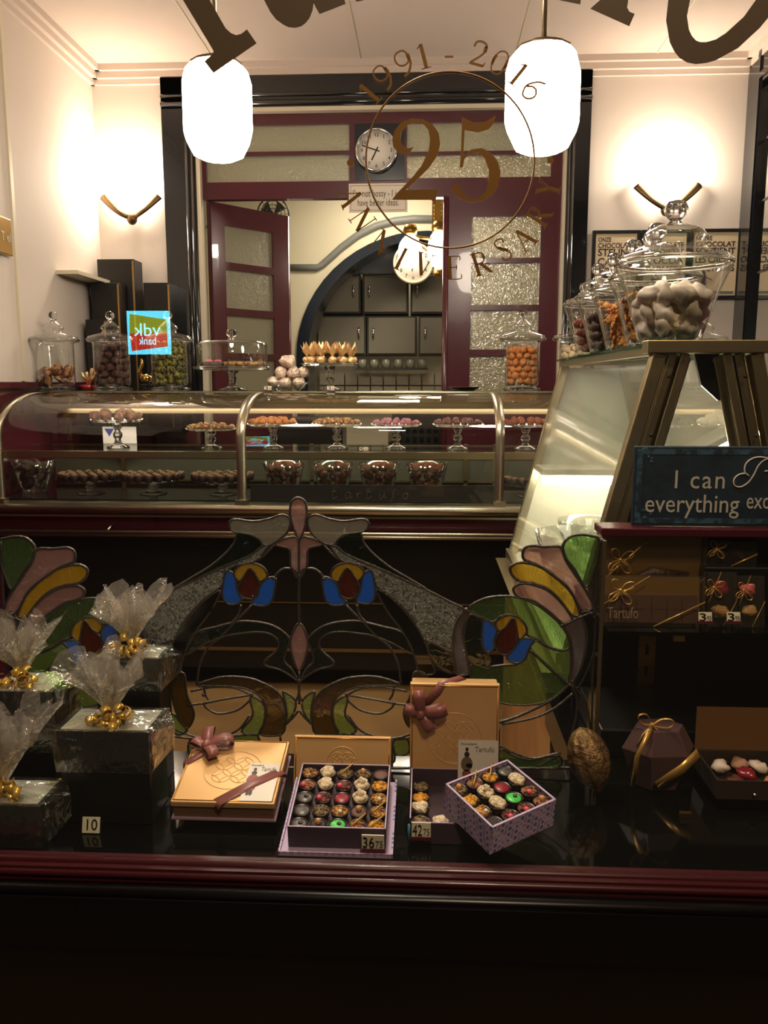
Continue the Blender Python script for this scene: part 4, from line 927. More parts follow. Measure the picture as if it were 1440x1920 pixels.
# serif letter strokes: (points, width)
TH, TN = .15, .045
GL = {
 '1': (.4, [([(.2, 0), (.2, 1)], TH), ([(.02, .84), (.2, 1)], TN), ([(0, 0), (.4, 0)], TN)]),
 '9': (.6, [([(.6, .7), (.5, .95), (.3, 1), (.1, .92), (.02, .7), (.1, .48), (.3, .4), (.5, .48), (.6, .7)], .07), ([(.58, .72), (.56, .4), (.35, .1), (.1, 0)], .1), ([(.58, .78), (.57, .55)], TH)]),
 '2': (.6, [([(.05, .72), (.1, .93), (.3, 1), (.5, .92), (.55, .72), (.42, .45), (.05, .06)], .085), ([(.02, .04), (.6, .04)], .11), ([(.6, .02), (.64, .2)], TN), ([(.52, .85), (.52, .6)], .14)]),
 '0': (.6, [([(.3, 1), (.5, .88), (.58, .5), (.5, .12), (.3, 0), (.1, .12), (.02, .5), (.1, .88), (.3, 1)], .06), ([(.55, .72), (.57, .5), (.55, .28)], .12), ([(.05, .72), (.03, .5), (.05, .28)], .12)]),
 '6': (.6, [([(.5, 1), (.25, .85), (.05, .5), (.05, .25), (.2, .02), (.4, .02), (.56, .2), (.56, .4), (.4, .55), (.2, .52), (.06, .35)], .08)]),
 '-': (.4, [([(0, .42), (.4, .42)], .1)]),
 'A': (.8, [([(.08, 0), (.4, 1)], TN), ([(.4, 1), (.72, 0)], TH), ([(.2, .35), (.6, .35)], TN), ([(-.04, 0), (.2, 0)], TN), ([(.58, 0), (.86, 0)], TN)]),
 'N': (.8, [([(.12, 0), (.12, 1)], TN), ([(.12, 1), (.68, 0)], TH), ([(.68, 0), (.68, 1)], TN), ([(0, 0), (.25, 0)], TN), ([(.55, 1), (.8, 1)], TN), ([(0, 1), (.14, 1)], TN)]),
 'I': (.3, [([(.15, 0), (.15, 1)], TH), ([(0, 0), (.3, 0)], TN), ([(0, 1), (.3, 1)], TN)]),
 'V': (.8, [([(.1, 1), (.4, 0)], TH), ([(.4, 0), (.7, 1)], TN), ([(-.02, 1), (.24, 1)], TN), ([(.58, 1), (.82, 1)], TN)]),
 'E': (.6, [([(.12, 0), (.12, 1)], TH), ([(0, 0), (.58, 0), (.62, .2)], TN), ([(0, 1), (.54, 1), (.57, .82)], TN), ([(.12, .52), (.42, .52)], TN), ([(.42, .42), (.42, .62)], TN)]),
 'R': (.75, [([(.15, 0), (.15, 1)], TH), ([(0, 0), (.3, 0)], TN), ([(0, 1), (.4, 1), (.56, .9), (.58, .72), (.48, .55), (.15, .5)], .06), ([(.54, .88), (.57, .66)], .12), ([(.36, .5), (.7, .02)], .14), ([(.66, 0), (.82, .02)], TN)]),
 'S': (.5, [([(.45, .78), (.42, .96), (.25, 1), (.08, .93), (.05, .75), (.2, .58), (.38, .42), (.47, .25), (.4, .05), (.22, 0), (.07, .06), (.03, .24)], .065), ([(.1, .68), (.25, .52), (.42, .36)], .15)]),
 'Y': (.75, [([(.08, 1), (.38, .45)], TH), ([(.38, .45), (.66, 1)], TN), ([(.38, 0), (.38, .47)], TH), ([(.22, 0), (.54, 0)], TN), ([(-.04, 1), (.22, 1)], TN), ([(.54, 1), (.78, 1)], TN)]),
}
def glyph(ch, cx, cy, size, ang):
    """ang = tilt clockwise in the photo frame; the letter's centre sits at cx, cy"""
    wd, st = GL[ch]; mb = MB()
    def T(u, v):
        x = (u-wd/2)*size; y = (v-.5)*size
        return at(cx+x*math.cos(ang)+y*math.sin(ang), cy+x*math.sin(ang)-y*math.cos(ang), YL-.0005)
    for pts, w_ in st:
        P = [Vector((p[0], p[1])) for p in pts]
        if len(P) > 2: P = [Vector((p.x, p.y)) for p in crom([(p.x, p.y, 0) for p in P], 5, False)]
        Lf, Rt = [], []
        for i, p in enumerate(P):
            t = (P[min(i+1, len(P)-1)]-P[max(i-1, 0)]).normalized(); nn = Vector((-t.y, t.x))*w_/2
            Lf.append(T(*(p+nn))); Rt.append(T(*(p-nn)))
        vs = [*Lf, *Rt]; n = len(Lf); vs += [v+Vector((0, .0005, 0)) for v in vs]
        fs = [(i, i+1, n+i+1, n+i) for i in range(n-1)]+[(2*n+i, 2*n+i+1, 3*n+i+1, 3*n+i) for i in range(n-1)]
        mb.add(vs, fs)
    mb.build('letter', M_leg, em)
for ch, x, y in (('1', 693, 174), ('9', 719, 145), ('9', 757, 118), ('1', 794, 105), ('-', 842, 103), ('2', 898, 100), ('0', 937, 117), ('1', 973, 139), ('6', 1000, 166)):
    glyph(ch, x, y, 46 if ch != '-' else 40, math.atan2(x-844, 300-y))
for ch, x, y in (('A', 657, 369), ('N', 680, 412), ('N', 716, 455), ('I', 752, 485), ('V', 795, 496), ('E', 851, 502), ('R', 902, 494), ('S', 943, 468), ('A', 982, 448), ('R', 1011, 404), ('Y', 1029, 352)):
    glyph(ch, x, y, 42, -math.atan2(x-844, y-300))
# the lit bank sign across the street, seen only as a reflection in the pane
def mirror_pt(px, py, D):           # a point behind us whose mirror image in the pane stands at depth D
    p = at(px, py, D); return Vector((p.x, 2*1.165-D, p.z))
DS = 8.0
a = mirror_pt(237, 583, DS); b = mirror_pt(317, 664, DS); Ys = a.y
t = thing('street_sign', ((a.x+b.x)/2, Ys, b.z), 'lit blue bank sign across the street, mirrored in the window over the dark jars', 'sign')
def em_mat(n, rgb, s): return mat(n, rgb, .5, emit=lin(rgb), es=s)
MB().box((a.x, Ys-.08, b.z), (b.x, Ys, a.z)).build('light_box', em_mat('sign_blue_light', (90, 205, 235), 14), t)
W = b.x-a.x; H = a.z-b.z
fr = lambda u, v, d=.004: (a.x+W*u, Ys+d, a.z-H*v)
MB().prism([fr(.08, .07), (fr(.97, .2)), fr(.98, .52), fr(.06, .52)], (0, .004, 0)).build('emblem_top', em_mat('sign_green_light', (140, 150, 30), 9), t)
MB().prism([fr(.06, .52), fr(.98, .52), fr(.98, .82), fr(.1, .93)], (0, .004, 0)).build('emblem_bottom', em_mat('sign_red_light', (190, 50, 40), 9), t)
# facing +Y: text runs towards -X, so it reads backwards in its reflection
RY = lambda p: Matrix.Translation(p) @ Matrix.Rotation(PI, 4, 'Z') @ Matrix.Rotation(PI/2, 4, 'X')
Mt = em_mat('sign_letter_light', (150, 225, 245), 16)
text('vdk', H*.42, Mt, None, t, width=W*.66, M=RY(fr(.5, .45, .012))); text('bank', H*.26, Mt, None, t, width=W*.42, M=RY(fr(.5, .7, .012)))
MB().box((a.x+W*.45, Ys-.05, 0), (a.x+W*.55, Ys-.03, b.z)).build('post', M_black, t)
S('ground_street', (-6, -8, -.12), (6, .39, -.02), mat('dark_paving', (50, 48, 46), .8))
# ================================================================ STAINED GLASS SCREEN
YG = 1.52
sg = thing('stained_glass_screen', (at(560, 1440, YG).x, YG, ZPL), 'wide leaded stained glass screen with blue tulips standing on the window platform', 'stained glass')
GP = {
 'clear': glass('rippled_clear_glass', (215, 212, 200), .12, .5, .12, bump=.5, scale=50, opal=.45, opal_rgb=(150, 146, 134)),
 'frost': glass('glue_chip_glass', (200, 205, 198), .10, .4, .2, bump=.9, scale=150, opal=.75, opal_rgb=(140, 142, 134), mask=True),
 'pink': glass('hammered_pink_glass', (230, 204, 196), .10, .4, .18, bump=1, scale=260, opal=.33, opal_rgb=(166, 124, 120)),
 'yellow': glass('swirled_yellow_glass', (246, 226, 140), .08, .4, .12, bump=1.2, scale=70, opal=.4, opal_rgb=(206, 172, 56), wave=True),
 'green': glass('streaky_green_glass', (196, 222, 172), .10, .4, .1, bump=1, scale=60, opal=.12, opal_rgb=(118, 146, 88), wave=True),
 'lgreen': glass('light_green_glass', (206, 224, 170), .08, .4, .1, bump=.4, scale=40, opal=.3, opal_rgb=(130, 148, 84)),
 'dgreen': glass('deep_green_glass', (96, 140, 104), .08, .4, .1, bump=.4, scale=40, opal=.1, opal_rgb=(28, 52, 34)),
 'olive': glass('olive_glass', (160, 138, 66), .07, .4, .1, bump=.3, scale=30, opal=.25, opal_rgb=(104, 90, 36)),
 'blue': glass('opal_blue_glass', (20, 70, 170), .06, .4, .1, bump=.2, scale=30, opal=.9, opal_rgb=(54, 128, 214)),
 'red': glass('rippled_red_glass', (180, 110, 84), .1, .4, .14, bump=1.6, scale=120, opal=.6, opal_rgb=(122, 62, 46), wave=True),
 'purple': glass('hammered_purple_glass', (160, 130, 126), .12, .4, .15, bump=1, scale=240, opal=.4, opal_rgb=(92, 68, 64)),
 'smoke': glass('smoke_glass', (44, 48, 38), .07, .3, .1),
}
lead = MB()
names = {'clear': 'clear_pane', 'frost': 'frosted_pane', 'pink': 'pink_pane', 'yellow': 'yellow_pane', 'green': 'green_pane', 'lgreen': 'light_green_pane', 'dgreen': 'dark_green_pane', 'olive': 'olive_pane', 'blue': 'blue_petal', 'red': 'red_petal', 'purple': 'purple_stem', 'smoke': 'smoke_pane'}
def W3(pts, Y=YG): return [at(x, y, Y) for x, y in pts]
def pane(kind, pts, r=.0023, dy=0):
    P = crom([tuple(p) for p in W3(pts)], 4, True)
    MB().prism([(p.x, YG+dy-.0015, p.z) for p in P], (0, .003, 0)).build(names[kind], GP[kind], sg)
    lead.tube([(p.x, YG+dy, p.z) for p in P], r, 7, True)
def line(pts, r=.0023):
    P = crom([tuple(p) for p in W3(pts)], 5, False); lead.tube([(p.x, YG, p.z) for p in P], r, 7)
def both(kind, pts, **k):
    pane(kind, pts, **k); pane(kind, [(1121-x, y+(x-560)*.006) for x, y in pts][::-1], **k)
def lboth(pts, **k): line(pts, **k); line([(1121-x, y) for x, y in pts], **k)
pane('pink', [(559, 933), (572, 941), (575, 960), (572, 985), (561, 1010), (549, 985), (544, 960), (547, 941)])
both('clear', [(577, 973), (592, 965), (618, 973), (647, 977), (679, 973), (691, 979), (688, 992), (672, 999), (647, 1002), (634, 1012), (628, 1020), (612, 1020), (592, 1007), (580, 993)])
both('dgreen', [(630, 1016), (650, 1003), (675, 999), (681, 1016), (697, 1036), (727, 1061), (760, 1081), (798, 1104), (770, 1092), (736, 1076), (700, 1060), (660, 1044), (636, 1030)])
both('frost', [(619, 1023), (634, 1026), (645, 1036), (665, 1047), (700, 1062), (736, 1078), (770, 1093), (804, 1108), (843, 1128), (870, 1143), (857, 1165), (849, 1194), (847, 1221), (815, 1206), (796, 1199), (771, 1157), (739, 1122), (706, 1098), (697, 1072), (680, 1060), (655, 1055), (637, 1048)])
both('pink', [(562, 1012), (586, 1010), (606, 1020), (582, 1027), (577, 1037), (576, 1058), (570, 1072), (562, 1079)])
both('blue', [(605, 1083), (622, 1086), (634, 1100), (638, 1117), (650, 1130), (628, 1135), (612, 1127), (606, 1105)])
both('blue', [(696, 1069), (702, 1092), (703, 1117), (691, 1132), (668, 1126), (674, 1111), (678, 1094), (681, 1078)])
both('red', [(651, 1065), (663, 1080), (674, 1100), (669, 1115), (657, 1122), (643, 1119), (635, 1105), (636, 1088)])
both('yellow', [(620, 1080), (628, 1063), (650, 1055), (672, 1060), (683, 1074), (676, 1085), (668, 1086), (651, 1064), (636, 1088)])
pane('pink', [(561, 1168), (576, 1195), (576, 1220), (561, 1257), (546, 1220), (546, 1195)])
lboth([(576, 1066), (588, 1066), (600, 1074), (606, 1084)]); line([(561, 1079), (560, 1120), (561, 1168)], r=.0026)
lboth([(561, 1082), (566, 1070), (575, 1064)]); lboth([(606, 1021), (622, 1038), (637, 1050)])
both('dgreen', [(578, 1199), (595, 1181), (618, 1170), (647, 1165), (675, 1165), (717, 1175), (755, 1187), (775, 1226), (738, 1207), (700, 1192), (672, 1187), (637, 1184), (612, 1189), (599, 1202), (602, 1219), (624, 1239), (621, 1248), (596, 1255), (574, 1268), (563, 1276), (574, 1255), (588, 1240), (585, 1220)])
lboth([(648, 1134), (679, 1165), (707, 1194), (730, 1213), (746, 1245), (752, 1283)]); lboth([(669, 1134), (675, 1155), (691, 1171)])
both('smoke', [(707, 1106), (737, 1124), (769, 1159), (795, 1200), (808, 1238), (814, 1262), (787, 1262), (778, 1232), (755, 1184), (728, 1148)])
lboth([(796, 1199), (815, 1206), (849, 1226)]); lboth([(800, 1205), (812, 1240), (848, 1262)])
both('dgreen', [(801, 1204), (847, 1228), (850, 1262), (815, 1243)])
both('olive', [(752, 1284), (707, 1269), (660, 1270), (628, 1280), (602, 1296), (588, 1320), (586, 1345), (592, 1376), (634, 1376), (623, 1350), (622, 1325), (636, 1303), (665, 1289), (707, 1285)])
both('lgreen', [(626, 1322), (645, 1306), (652, 1312), (647, 1341), (668, 1371), (636, 1376), (625, 1348)])
both('lgreen', [(567, 1314), (590, 1296), (585, 1320), (583, 1341), (586, 1354), (572, 1340)])
lboth([(561, 1276), (561, 1300), (566, 1314)]); line([(561, 1257), (561, 1320)]); lboth([(561, 1332), (572, 1346), (589, 1362)]); 
lboth([(650, 1303), (700, 1311), (739, 1319)]); lboth([(650, 1311), (675, 1331), (711, 1338), (733, 1328), (739, 1318)]); lboth([(650, 1303), (680, 1290), (720, 1288), (763, 1296)])
lboth([(652, 1340), (680, 1372), (740, 1384), (795, 1366)]); lboth([(735, 1384), (735, 1440)]); lboth([(596, 1376), (590, 1440)])
both('lgreen', [(739, 1388), (764, 1386), (766, 1412), (740, 1413)]); both('green', [(668, 1378), (730, 1388), (732, 1436), (640, 1436), (637, 1380)])
both('olive', [(799, 1265), (776, 1262), (771, 1300), (757, 1338), (770, 1364), (788, 1340), (799, 1300)])
both('lgreen', [(799, 1336), (783, 1352), (770, 1368), (786, 1376), (799, 1366)])
lboth([(740, 1283), (736, 1302), (730, 1312)]); lboth([(771, 1322), (740, 1319)]); lboth([(799, 1380), (770, 1384), (740, 1386)])
# outer rings with the side tulips and fans
def side(kind, pts, **k):
    pane(kind, pts, **k); pane(kind, [(1121-x, y+4) for x, y in pts][::-1], **k)
def sline(pts, **k): line(pts, **k); line([(1121-x, y+4) for x, y in pts], **k)
side('purple', [(874, 1146), (857, 1165), (849, 1196), (850, 1224), (855, 1262), (881, 1262), (874, 1232), (868, 1196), (868, 1177), (878, 1153)])
side('green', [(880, 1139), (904, 1124), (932, 1118), (966, 1119), (999, 1130), (1027, 1149), (1051, 1171), (1066, 1196), (1068, 1214), (1052, 1219), (1024, 1210), (1004, 1197), (989, 1191), (986, 1176), (975, 1160), (955, 1152), (937, 1156), (925, 1166), (910, 1160), (893, 1152)])
side('blue', [(906, 1163), (920, 1167), (931, 1181), (926, 1200), (926, 1215), (913, 1222), (904, 1204)])
side('red', [(962, 1158), (968, 1177), (970, 1199), (961, 1218), (948, 1228), (935, 1222), (928, 1207), (933, 1190), (949, 1175)])
side('yellow', [(929, 1168), (943, 1156), (963, 1154), (981, 1166), (988, 1182), (981, 1193), (972, 1196), (968, 1177), (962, 1159), (950, 1174), (935, 1182)])
side('blue', [(979, 1197), (1002, 1199), (993, 1213), (985, 1232), (975, 1242), (960, 1241), (950, 1232), (961, 1220), (971, 1206)])
side('dgreen', [(880, 1154), (895, 1156), (904, 1164), (903, 1204), (912, 1224), (920, 1238), (913, 1251), (899, 1249), (880, 1239), (873, 1215), (870, 1190)])
side('green', [(884, 1247), (912, 1254), (922, 1250), (945, 1247), (968, 1245), (985, 1234), (993, 1220), (1028, 1252), (1062, 1285), (1046, 1302), (1020, 1317), (980, 1322), (940, 1318), (902, 1305), (886, 1280)])
side('lgreen', [(1003, 1201), (1024, 1212), (1052, 1221), (1068, 1217), (1070, 1250), (1063, 1280), (1030, 1250), (995, 1217)])
side('green', [(1055, 1024), (1068, 1007), (1088, 1002), (1110, 1005), (1122, 1011), (1121, 1043), (1113, 1071), (1099, 1101), (1079, 1071), (1061, 1047)], r=.0028)
side('pink', [(981, 1047), (982, 1030), (995, 1023), (1021, 1025), (1051, 1026), (1060, 1049), (1079, 1078), (1099, 1108), (1112, 1138), (1091, 1145), (1066, 1103), (1034, 1077), (1010, 1060), (992, 1053)], r=.0028)
side('yellow', [(960, 1078), (957, 1064), (971, 1055), (996, 1057), (1022, 1068), (1052, 1091), (1074, 1116), (1087, 1150), (1071, 1152), (1052, 1127), (1027, 1104), (999, 1093), (974, 1089)], r=.0028)
side('pink', [(966, 1114), (963, 1102), (977, 1094), (999, 1096), (1027, 1107), (1052, 1129), (1070, 1154), (1072, 1163), (1055, 1168), (1032, 1149), (1002, 1127), (979, 1120)], r=.0028)
side('purple', [(1058, 1170), (1074, 1165), (1088, 1156), (1097, 1180), (1097, 1215), (1087, 1255), (1072, 1278), (1066, 1272), (1073, 1245), (1070, 1205)])
side('smoke', [(1092, 1152), (1112, 1142), (1117, 1175), (1114, 1215), (1103, 1252), (1084, 1288), (1076, 1280), (1090, 1250), (1100, 1212), (1100, 1180)])
sline([(1053, 1174), (1085, 1158), (1112, 1148)], r=.003); sline([(1098, 1140), (1112, 1155), (1128, 1178)], r=.0022)
sline([(1068, 1282), (1040, 1308), (1000, 1330), (950, 1350), (890, 1362), (830, 1368)], r=.003); sline([(1074, 1300), (1040, 1328), (1000, 1346), (940, 1358)], r=.0025)
sline([(1072, 1285), (1082, 1310), (1080, 1345), (1070, 1385)]); sline([(1078, 1288), (1098, 1320), (1107, 1370), (1110, 1437)]); sline([(1004, 1440), (1050, 1412), (1000, 1422), (960, 1410), (936, 1398)]); sline([(936, 1362), (934, 1440)])
sline([(874, 1144), (893, 1152)]); sline([(993, 1218), (1030, 1252), (1068, 1286)], r=.003)
side('green', [(938, 1404), (965, 1418), (1000, 1424), (1045, 1416), (1045, 1437), (938, 1437)])
line([(20, 1438), (300, 1439), (700, 1440), (1110, 1440)], r=.003)
line([(1122, 1010), (1119, 1100), (1112, 1250), (1108, 1440)], r=.0022); line([(2, 1014), (5, 1100), (12, 1250), (16, 1438)], r=.0022)
lead.build('lead_lattice', M_lead, sg)
# solder joints shine at the crossings
mb = MB()
for x, y in ((561, 1079), (607, 1085), (696, 1070), (874, 1143), (796, 1199), (561, 1276), (1068, 1284), (1053, 1173), (247, 1147), (1092, 1148), (650, 1303), (739, 1318), (849, 1224), (382, 1303), (471, 1303), (514, 1085), (425, 1070)):
    p = at(x, y, YG); mb.ball((p.x, YG, p.z), .0042, 8, 6, 1, sy=.8)
mb.build('solder_joint', M_lead, sg)

# ================================================================ RIGHT SHELF UNIT
su = thing('shelf_unit', (.75, 1.75, ZPL), 'black shelf unit with a maroon top at the right of the window', 'shelf unit')
ZSH0 = .995; ZU = 1.176; XU = .338
MB().box((XU, 1.575, ZU-.016), (1.9, 1.645, ZU)).build('top_board', M_maroon, su, bevel=.002)
MB().box((XU+.01, 1.64, ZSH0), (1.9, 1.65, ZU-.016)).build('back_board', M_blackmatt, su)
MB().box((XU+.01, 1.862, ZPL), (1.9, 1.875, ZSH0-.008)).build('back_board', M_blackmatt, su)
MB().box((XU-.012, 1.5, ZPL), (XU-.008, 1.575, ZU-.01)).build('side_glass', G_shelf, su)
MB().box((XU-.0135, 1.497, ZPL), (XU-.0065, 1.5, ZU-.01)).build('side_edge', M_champ2, su)
ZSH = ZSH0
MB().box((XU+.005, 1.5, ZSH-.008), (1.9, 1.86, ZSH)).build('shelf', M_plat, su)
a = at(1199, 1190, 1.85); b = at(1224, 1320, 1.85)
mb = MB(); holed(mb, a.x, ZPL, b.x, ZSH-.01, [((a.x+b.x)/2-.004, ZPL+.03+.052*k, (a.x+b.x)/2+.004, ZPL+.055+.052*k) for k in range(5)], 1.85, .008); mb.build('slotted_strip', M_brass, su)
for k in range(4): MB().tube([((a.x+b.x)/2-.008, 1.847, ZPL+.067+.052*k), ((a.x+b.x)/2+.008, 1.847, ZPL+.067+.052*k)], .002, 6)
for px, py, z in ((1260, 1184, ZSH-.016), (1287, 1530, ZPL+.0)):
    p = atz(px, py, z+.005)
    (MB().box((p.x-.01, 1.494 if z > .9 else p.y, z), (p.x+.01, 1.505 if z > .9 else p.y+.012, z+.009)).build('brass_clip', M_brass, su) if z > .9 else
     tag(MB().box((p.x-.01, p.y, z+.0005), (p.x+.01, p.y+.01, z+.009)).build('brass_clip', M_brass), 'little brass clip lying on the dark platform at the lower right', 'clip'))
cube_thing('shelf_riser', (XU+.02, 1.6, ZPL+.001), (1.5, 1.84, ZPL+.06), M_blackmatt, 'low black step at the back of the dark lower shelf', 'riser')
# enamel sign
Y = 1.60; a = at(1190, 836, Y); zt = a.z; zb = ZU+.0005
sx0 = a.x; sx1 = at(1640, 836, Y).x
t = thing('slogan_sign', ((sx0+sx1)/2, Y, zb), 'dark blue worn metal sign with white slogan standing on the maroon shelf top', 'sign')
M_blue = mat('worn_blue_enamel', (30, 46, 60), .45, mix=(36, 54, 70), mscale=18, bump=.1)
M_blue2 = mat('scuffed_blue_border', (62, 96, 120), .5, mix=(34, 52, 66), mscale=60)
MB().box((sx0, Y, zb), (sx1, Y+.005, zt)).build('plate', M_blue, t, bevel=.003)
mb = MB(); m_ = .01
holed(mb, sx0+.006, zb+.006, sx1-.006, zt-.006, [(sx0+.006+m_, zb+.006+m_, sx1-.006-m_, zt-.006-m_)], Y-.0012, .0012); mb.build('border', M_blue2, t)
mb = MB()
for cx, cz in ((sx0+.02, zt-.018), (sx0+.022, zb+.022)):
    for k in range(16): mb.ball((cx+random.uniform(-.014, .016), Y-.0006, cz+random.uniform(-.013, .013)), random.uniform(.0015, .004), 7, 4, sy=.25)
mb.build('scuff', M_blue2, t)
M_w = mat('sign_white', (205, 200, 188), .5)
def ptx(px, py): return at(px, py, Y-.001)
p = ptx(1312, 901); text('I can', .05, M_w, p, t, width=(at(1358, 900, Y).x-at(1265, 900, Y).x), spacing=1.15)
x0 = at(1209, 940, Y).x; x1 = at(1385, 940, Y).x; p = ptx(1297, 946); text('everything', .05, M_w, p, t, width=x1-x0)
x0 = at(1400, 940, Y).x; text('except temptation', .046, M_w, (x0+.115, Y-.001, ptx(1400, 940).z), t, width=.23)
mb = MB()
sc_ = [(1394, 893), (1384, 897), (1375, 905), (1376, 913), (1388, 914), (1402, 905), (1412, 890), (1420, 875), (1432, 865), (1445, 860)]
for st in ([(1404, 893), (1398, 888), (1385, 890), (1376, 899), (1377, 910), (1388, 913), (1402, 905), (1413, 890), (1421, 874), (1432, 863), (1448, 858)], [(1404, 893), (1396, 885), (1398, 870), (1410, 860), (1425, 857), (1444, 860)], [(1433, 884), (1440, 884), (1445, 900), (1460, 885)]):
    mb.tube([tuple(v+Vector((0, -.001, 0))) for v in crom([tuple(ptx(*q)) for q in st], 4, False)], .0016, 6)
mb.build('script_word', M_w, t)
text('Resist', .055, M_w, (at(1475, 890, Y).x+.0, Y-.001, at(1475, 893, Y).z), t, width=.05)

# ---- clear boxes on the shelf
G_box = glass('clear_box_plastic', (240, 238, 230), .07, .5, .05, opal=.05, opal_rgb=(200, 190, 170))
M_gribbon = mat('gold_ribbon', (214, 170, 92), .3, .6)
def bow(t, c, s=1, rot=0, n=4, m=None, th=.0035, tails=True, part='ribbon_bow'):
    mb = MB(); c = Vector(c)
    for k in range(n):
        a = rot+k*2*PI/n; d = Vector((math.cos(a), -.35, math.sin(a))).normalized(); up = Vector((-math.sin(a), 0, math.cos(a)))
        pts = [c, c+(d*.014+up*.007)*s, c+(d*.026+up*.006)*s, c+(d*.030)*s, c+(d*.022-up*.006)*s, c+(d*.008-up*.003)*s, c]
        mb.ribbon(crom([tuple(p) for p in pts], 3, False), (0, 1, .15), th*s*1.0)
    if tails:
        for sg_ in (-1, 1): mb.ribbon([c, c+Vector((sg_*.014, -.004, -.012))*s, c+Vector((sg_*.022, -.003, -.03))*s], (0, 1, .3), th*s)
    mb.ball(c, .004*s, 8, 6); return mb.build(part, m or M_gribbon, t)
def clear_box(p0, p1, Y, d, z0, label, lean, inner, rib=True):
    a = at(p0[0], p0[1], Y); b = at(p1[0], p1[1], Y); h = a.z-z0; w_ = b.x-a.x
    t = thing('clear_gift_box', ((a.x+b.x)/2, Y, z0), label, 'box')
    Mx = Matrix.Translation((a.x, Y, z0)) @ Matrix.Rotation(-lean, 4, 'X')
    MB().box((0, 0, 0), (w_, d, h), Mx).build('clear_cover', G_box, t)
    if inner == 'bar':
        MB().box((.008, d*.4, .006), (w_-.01, d*.8, h*.62), Mx).build('chocolate_bar', mat('milk_chocolate', (88, 58, 46), .45), t)
        mb = MB()
        for k in range(1, 6): mb.box((.008+(w_-.02)*k/6, d*.39, .01), (.0105+(w_-.02)*k/6, d*.4, h*.55), Mx)
        mb.box((.01, d*.39, h*.33), (w_-.012, d*.4, h*.345), Mx); mb.build('bar_groove', M_choc, t)
        MB().box((.003, d*.85, .003), (w_-.003, d*.95, h-.003), Mx).build('gold_card', mat('gold_card', (150, 112, 54), .35, .5), t)
        text('Tartufo', .03, mat('pale_print', (150, 125, 105), .5), None, t, width=w_*.3, M=Mx @ Matrix.Translation((w_*.2, -.0006, h*.26)) @ Matrix.Rotation(PI/2, 4, 'X'))
    elif inner == 'shoe':
        MB().box((.003, d*.85, .003), (w_-.003, d*.95, h-.003), Mx).build('gold_card', mat('gold_card', (150, 112, 54), .35, .5), t)
        mb = MB(); mb.tube([Mx @ Vector(q) for q in ((.03, d*.45, h*.35), (.07, d*.45, h*.42), (.10, d*.45, h*.5), (w_-.03, d*.45, h*.45))], [.006, .012, .018, .016], 10, flat=.5); mb.build('chocolate_figure', M_choc, t)
        text('Tartufo', .03, mat('pale_print', (150, 125, 105), .5), None, t, width=w_*.3, M=Mx @ Matrix.Translation((w_*.2, -.0006, h*.22)) @ Matrix.Rotation(PI/2, 4, 'X'))
    else:
        for k, (u, v, m) in enumerate(inner): MB().ball(Mx @ Vector((w_*u, d*.5, h*v)), min(w_*.3, .018), 12, 8, .8, .5, 90, sy=.7).build('chocolate', m, t)
        MB().box((.003, d*.9, .003), (w_-.003, d*.95, h-.003), Mx).build('dark_card', M_blackmatt, t)
    if rib:
        A = Mx @ Vector((0, -.001, h*.42)); B = Mx @ Vector((w_*.46, -.001, h)); mb = MB(); mb.ribbon([A, B], (0, .1, 1), .0035)
        A = Mx @ Vector((w_*.5, -.001, 0)); B = Mx @ Vector((w_, -.001, h*.5)); mb.ribbon([A, B], (0, .1, 1), .0035); mb.build('ribbon', M_gribbon, t)
        bow(t, Mx @ Vector((w_*.17, -.005, h*.72)), 1.0 if w_ > .1 else .7, .6)
    return t
clear_box((1130, 1006), (1318, 1160), 1.60, .03, ZSH+.001, 'upper clear box with gold ribbon and a dark chocolate figure on the right shelf', .0, 'shoe')
clear_box((1133, 1082), (1322, 1172), 1.53, .028, ZSH+.001, 'lower clear box with a milk chocolate bar leaning on the right shelf', .15, 'bar')
cube_thing('shelf_riser', (at(1320, 1068, 1.60).x, 1.60, ZSH+.001), (1.5, 1.66, at(1320, 1062, 1.6).z), M_blackmatt, 'black step behind the small ribboned bags on the right shelf', 'riser')
a = at(1326, 1062, 1.605)
clear_box((1326, 1015), (1418, 1062), 1.605, .035, a.z+.001, 'small clear box of brown chocolates at the top of the right shelf', 0, [(.3, .5, M_truf), (.65, .55, M_truf)])
M_gem = mat('red_berry', (140, 24, 40), .3, coat=.5)
clear_box((1334, 1075), (1384, 1155), 1.535, .025, ZSH+.001, 'narrow clear bag with a red and a nut chocolate on the right shelf', .2, [(.5, .7, M_gem), (.5, .27, M_pastry)])
clear_box((1392, 1082), (1436, 1152), 1.535, .025, ZSH+.001, 'small clear box with a pink dot and nut chocolate at the right edge', .2, [(.45, .72, mat('pink_sugar')), (.5, .3, M_pastry)])
price_card(at(1323, 1168, 1.505), .024, .02, 'price card 3.95 beside the clear box with the chocolate bar', '3', '95')
price_card(at(1376, 1168, 1.505), .024, .02, 'price card 3.95 below the narrow clear bag', '3', '95')
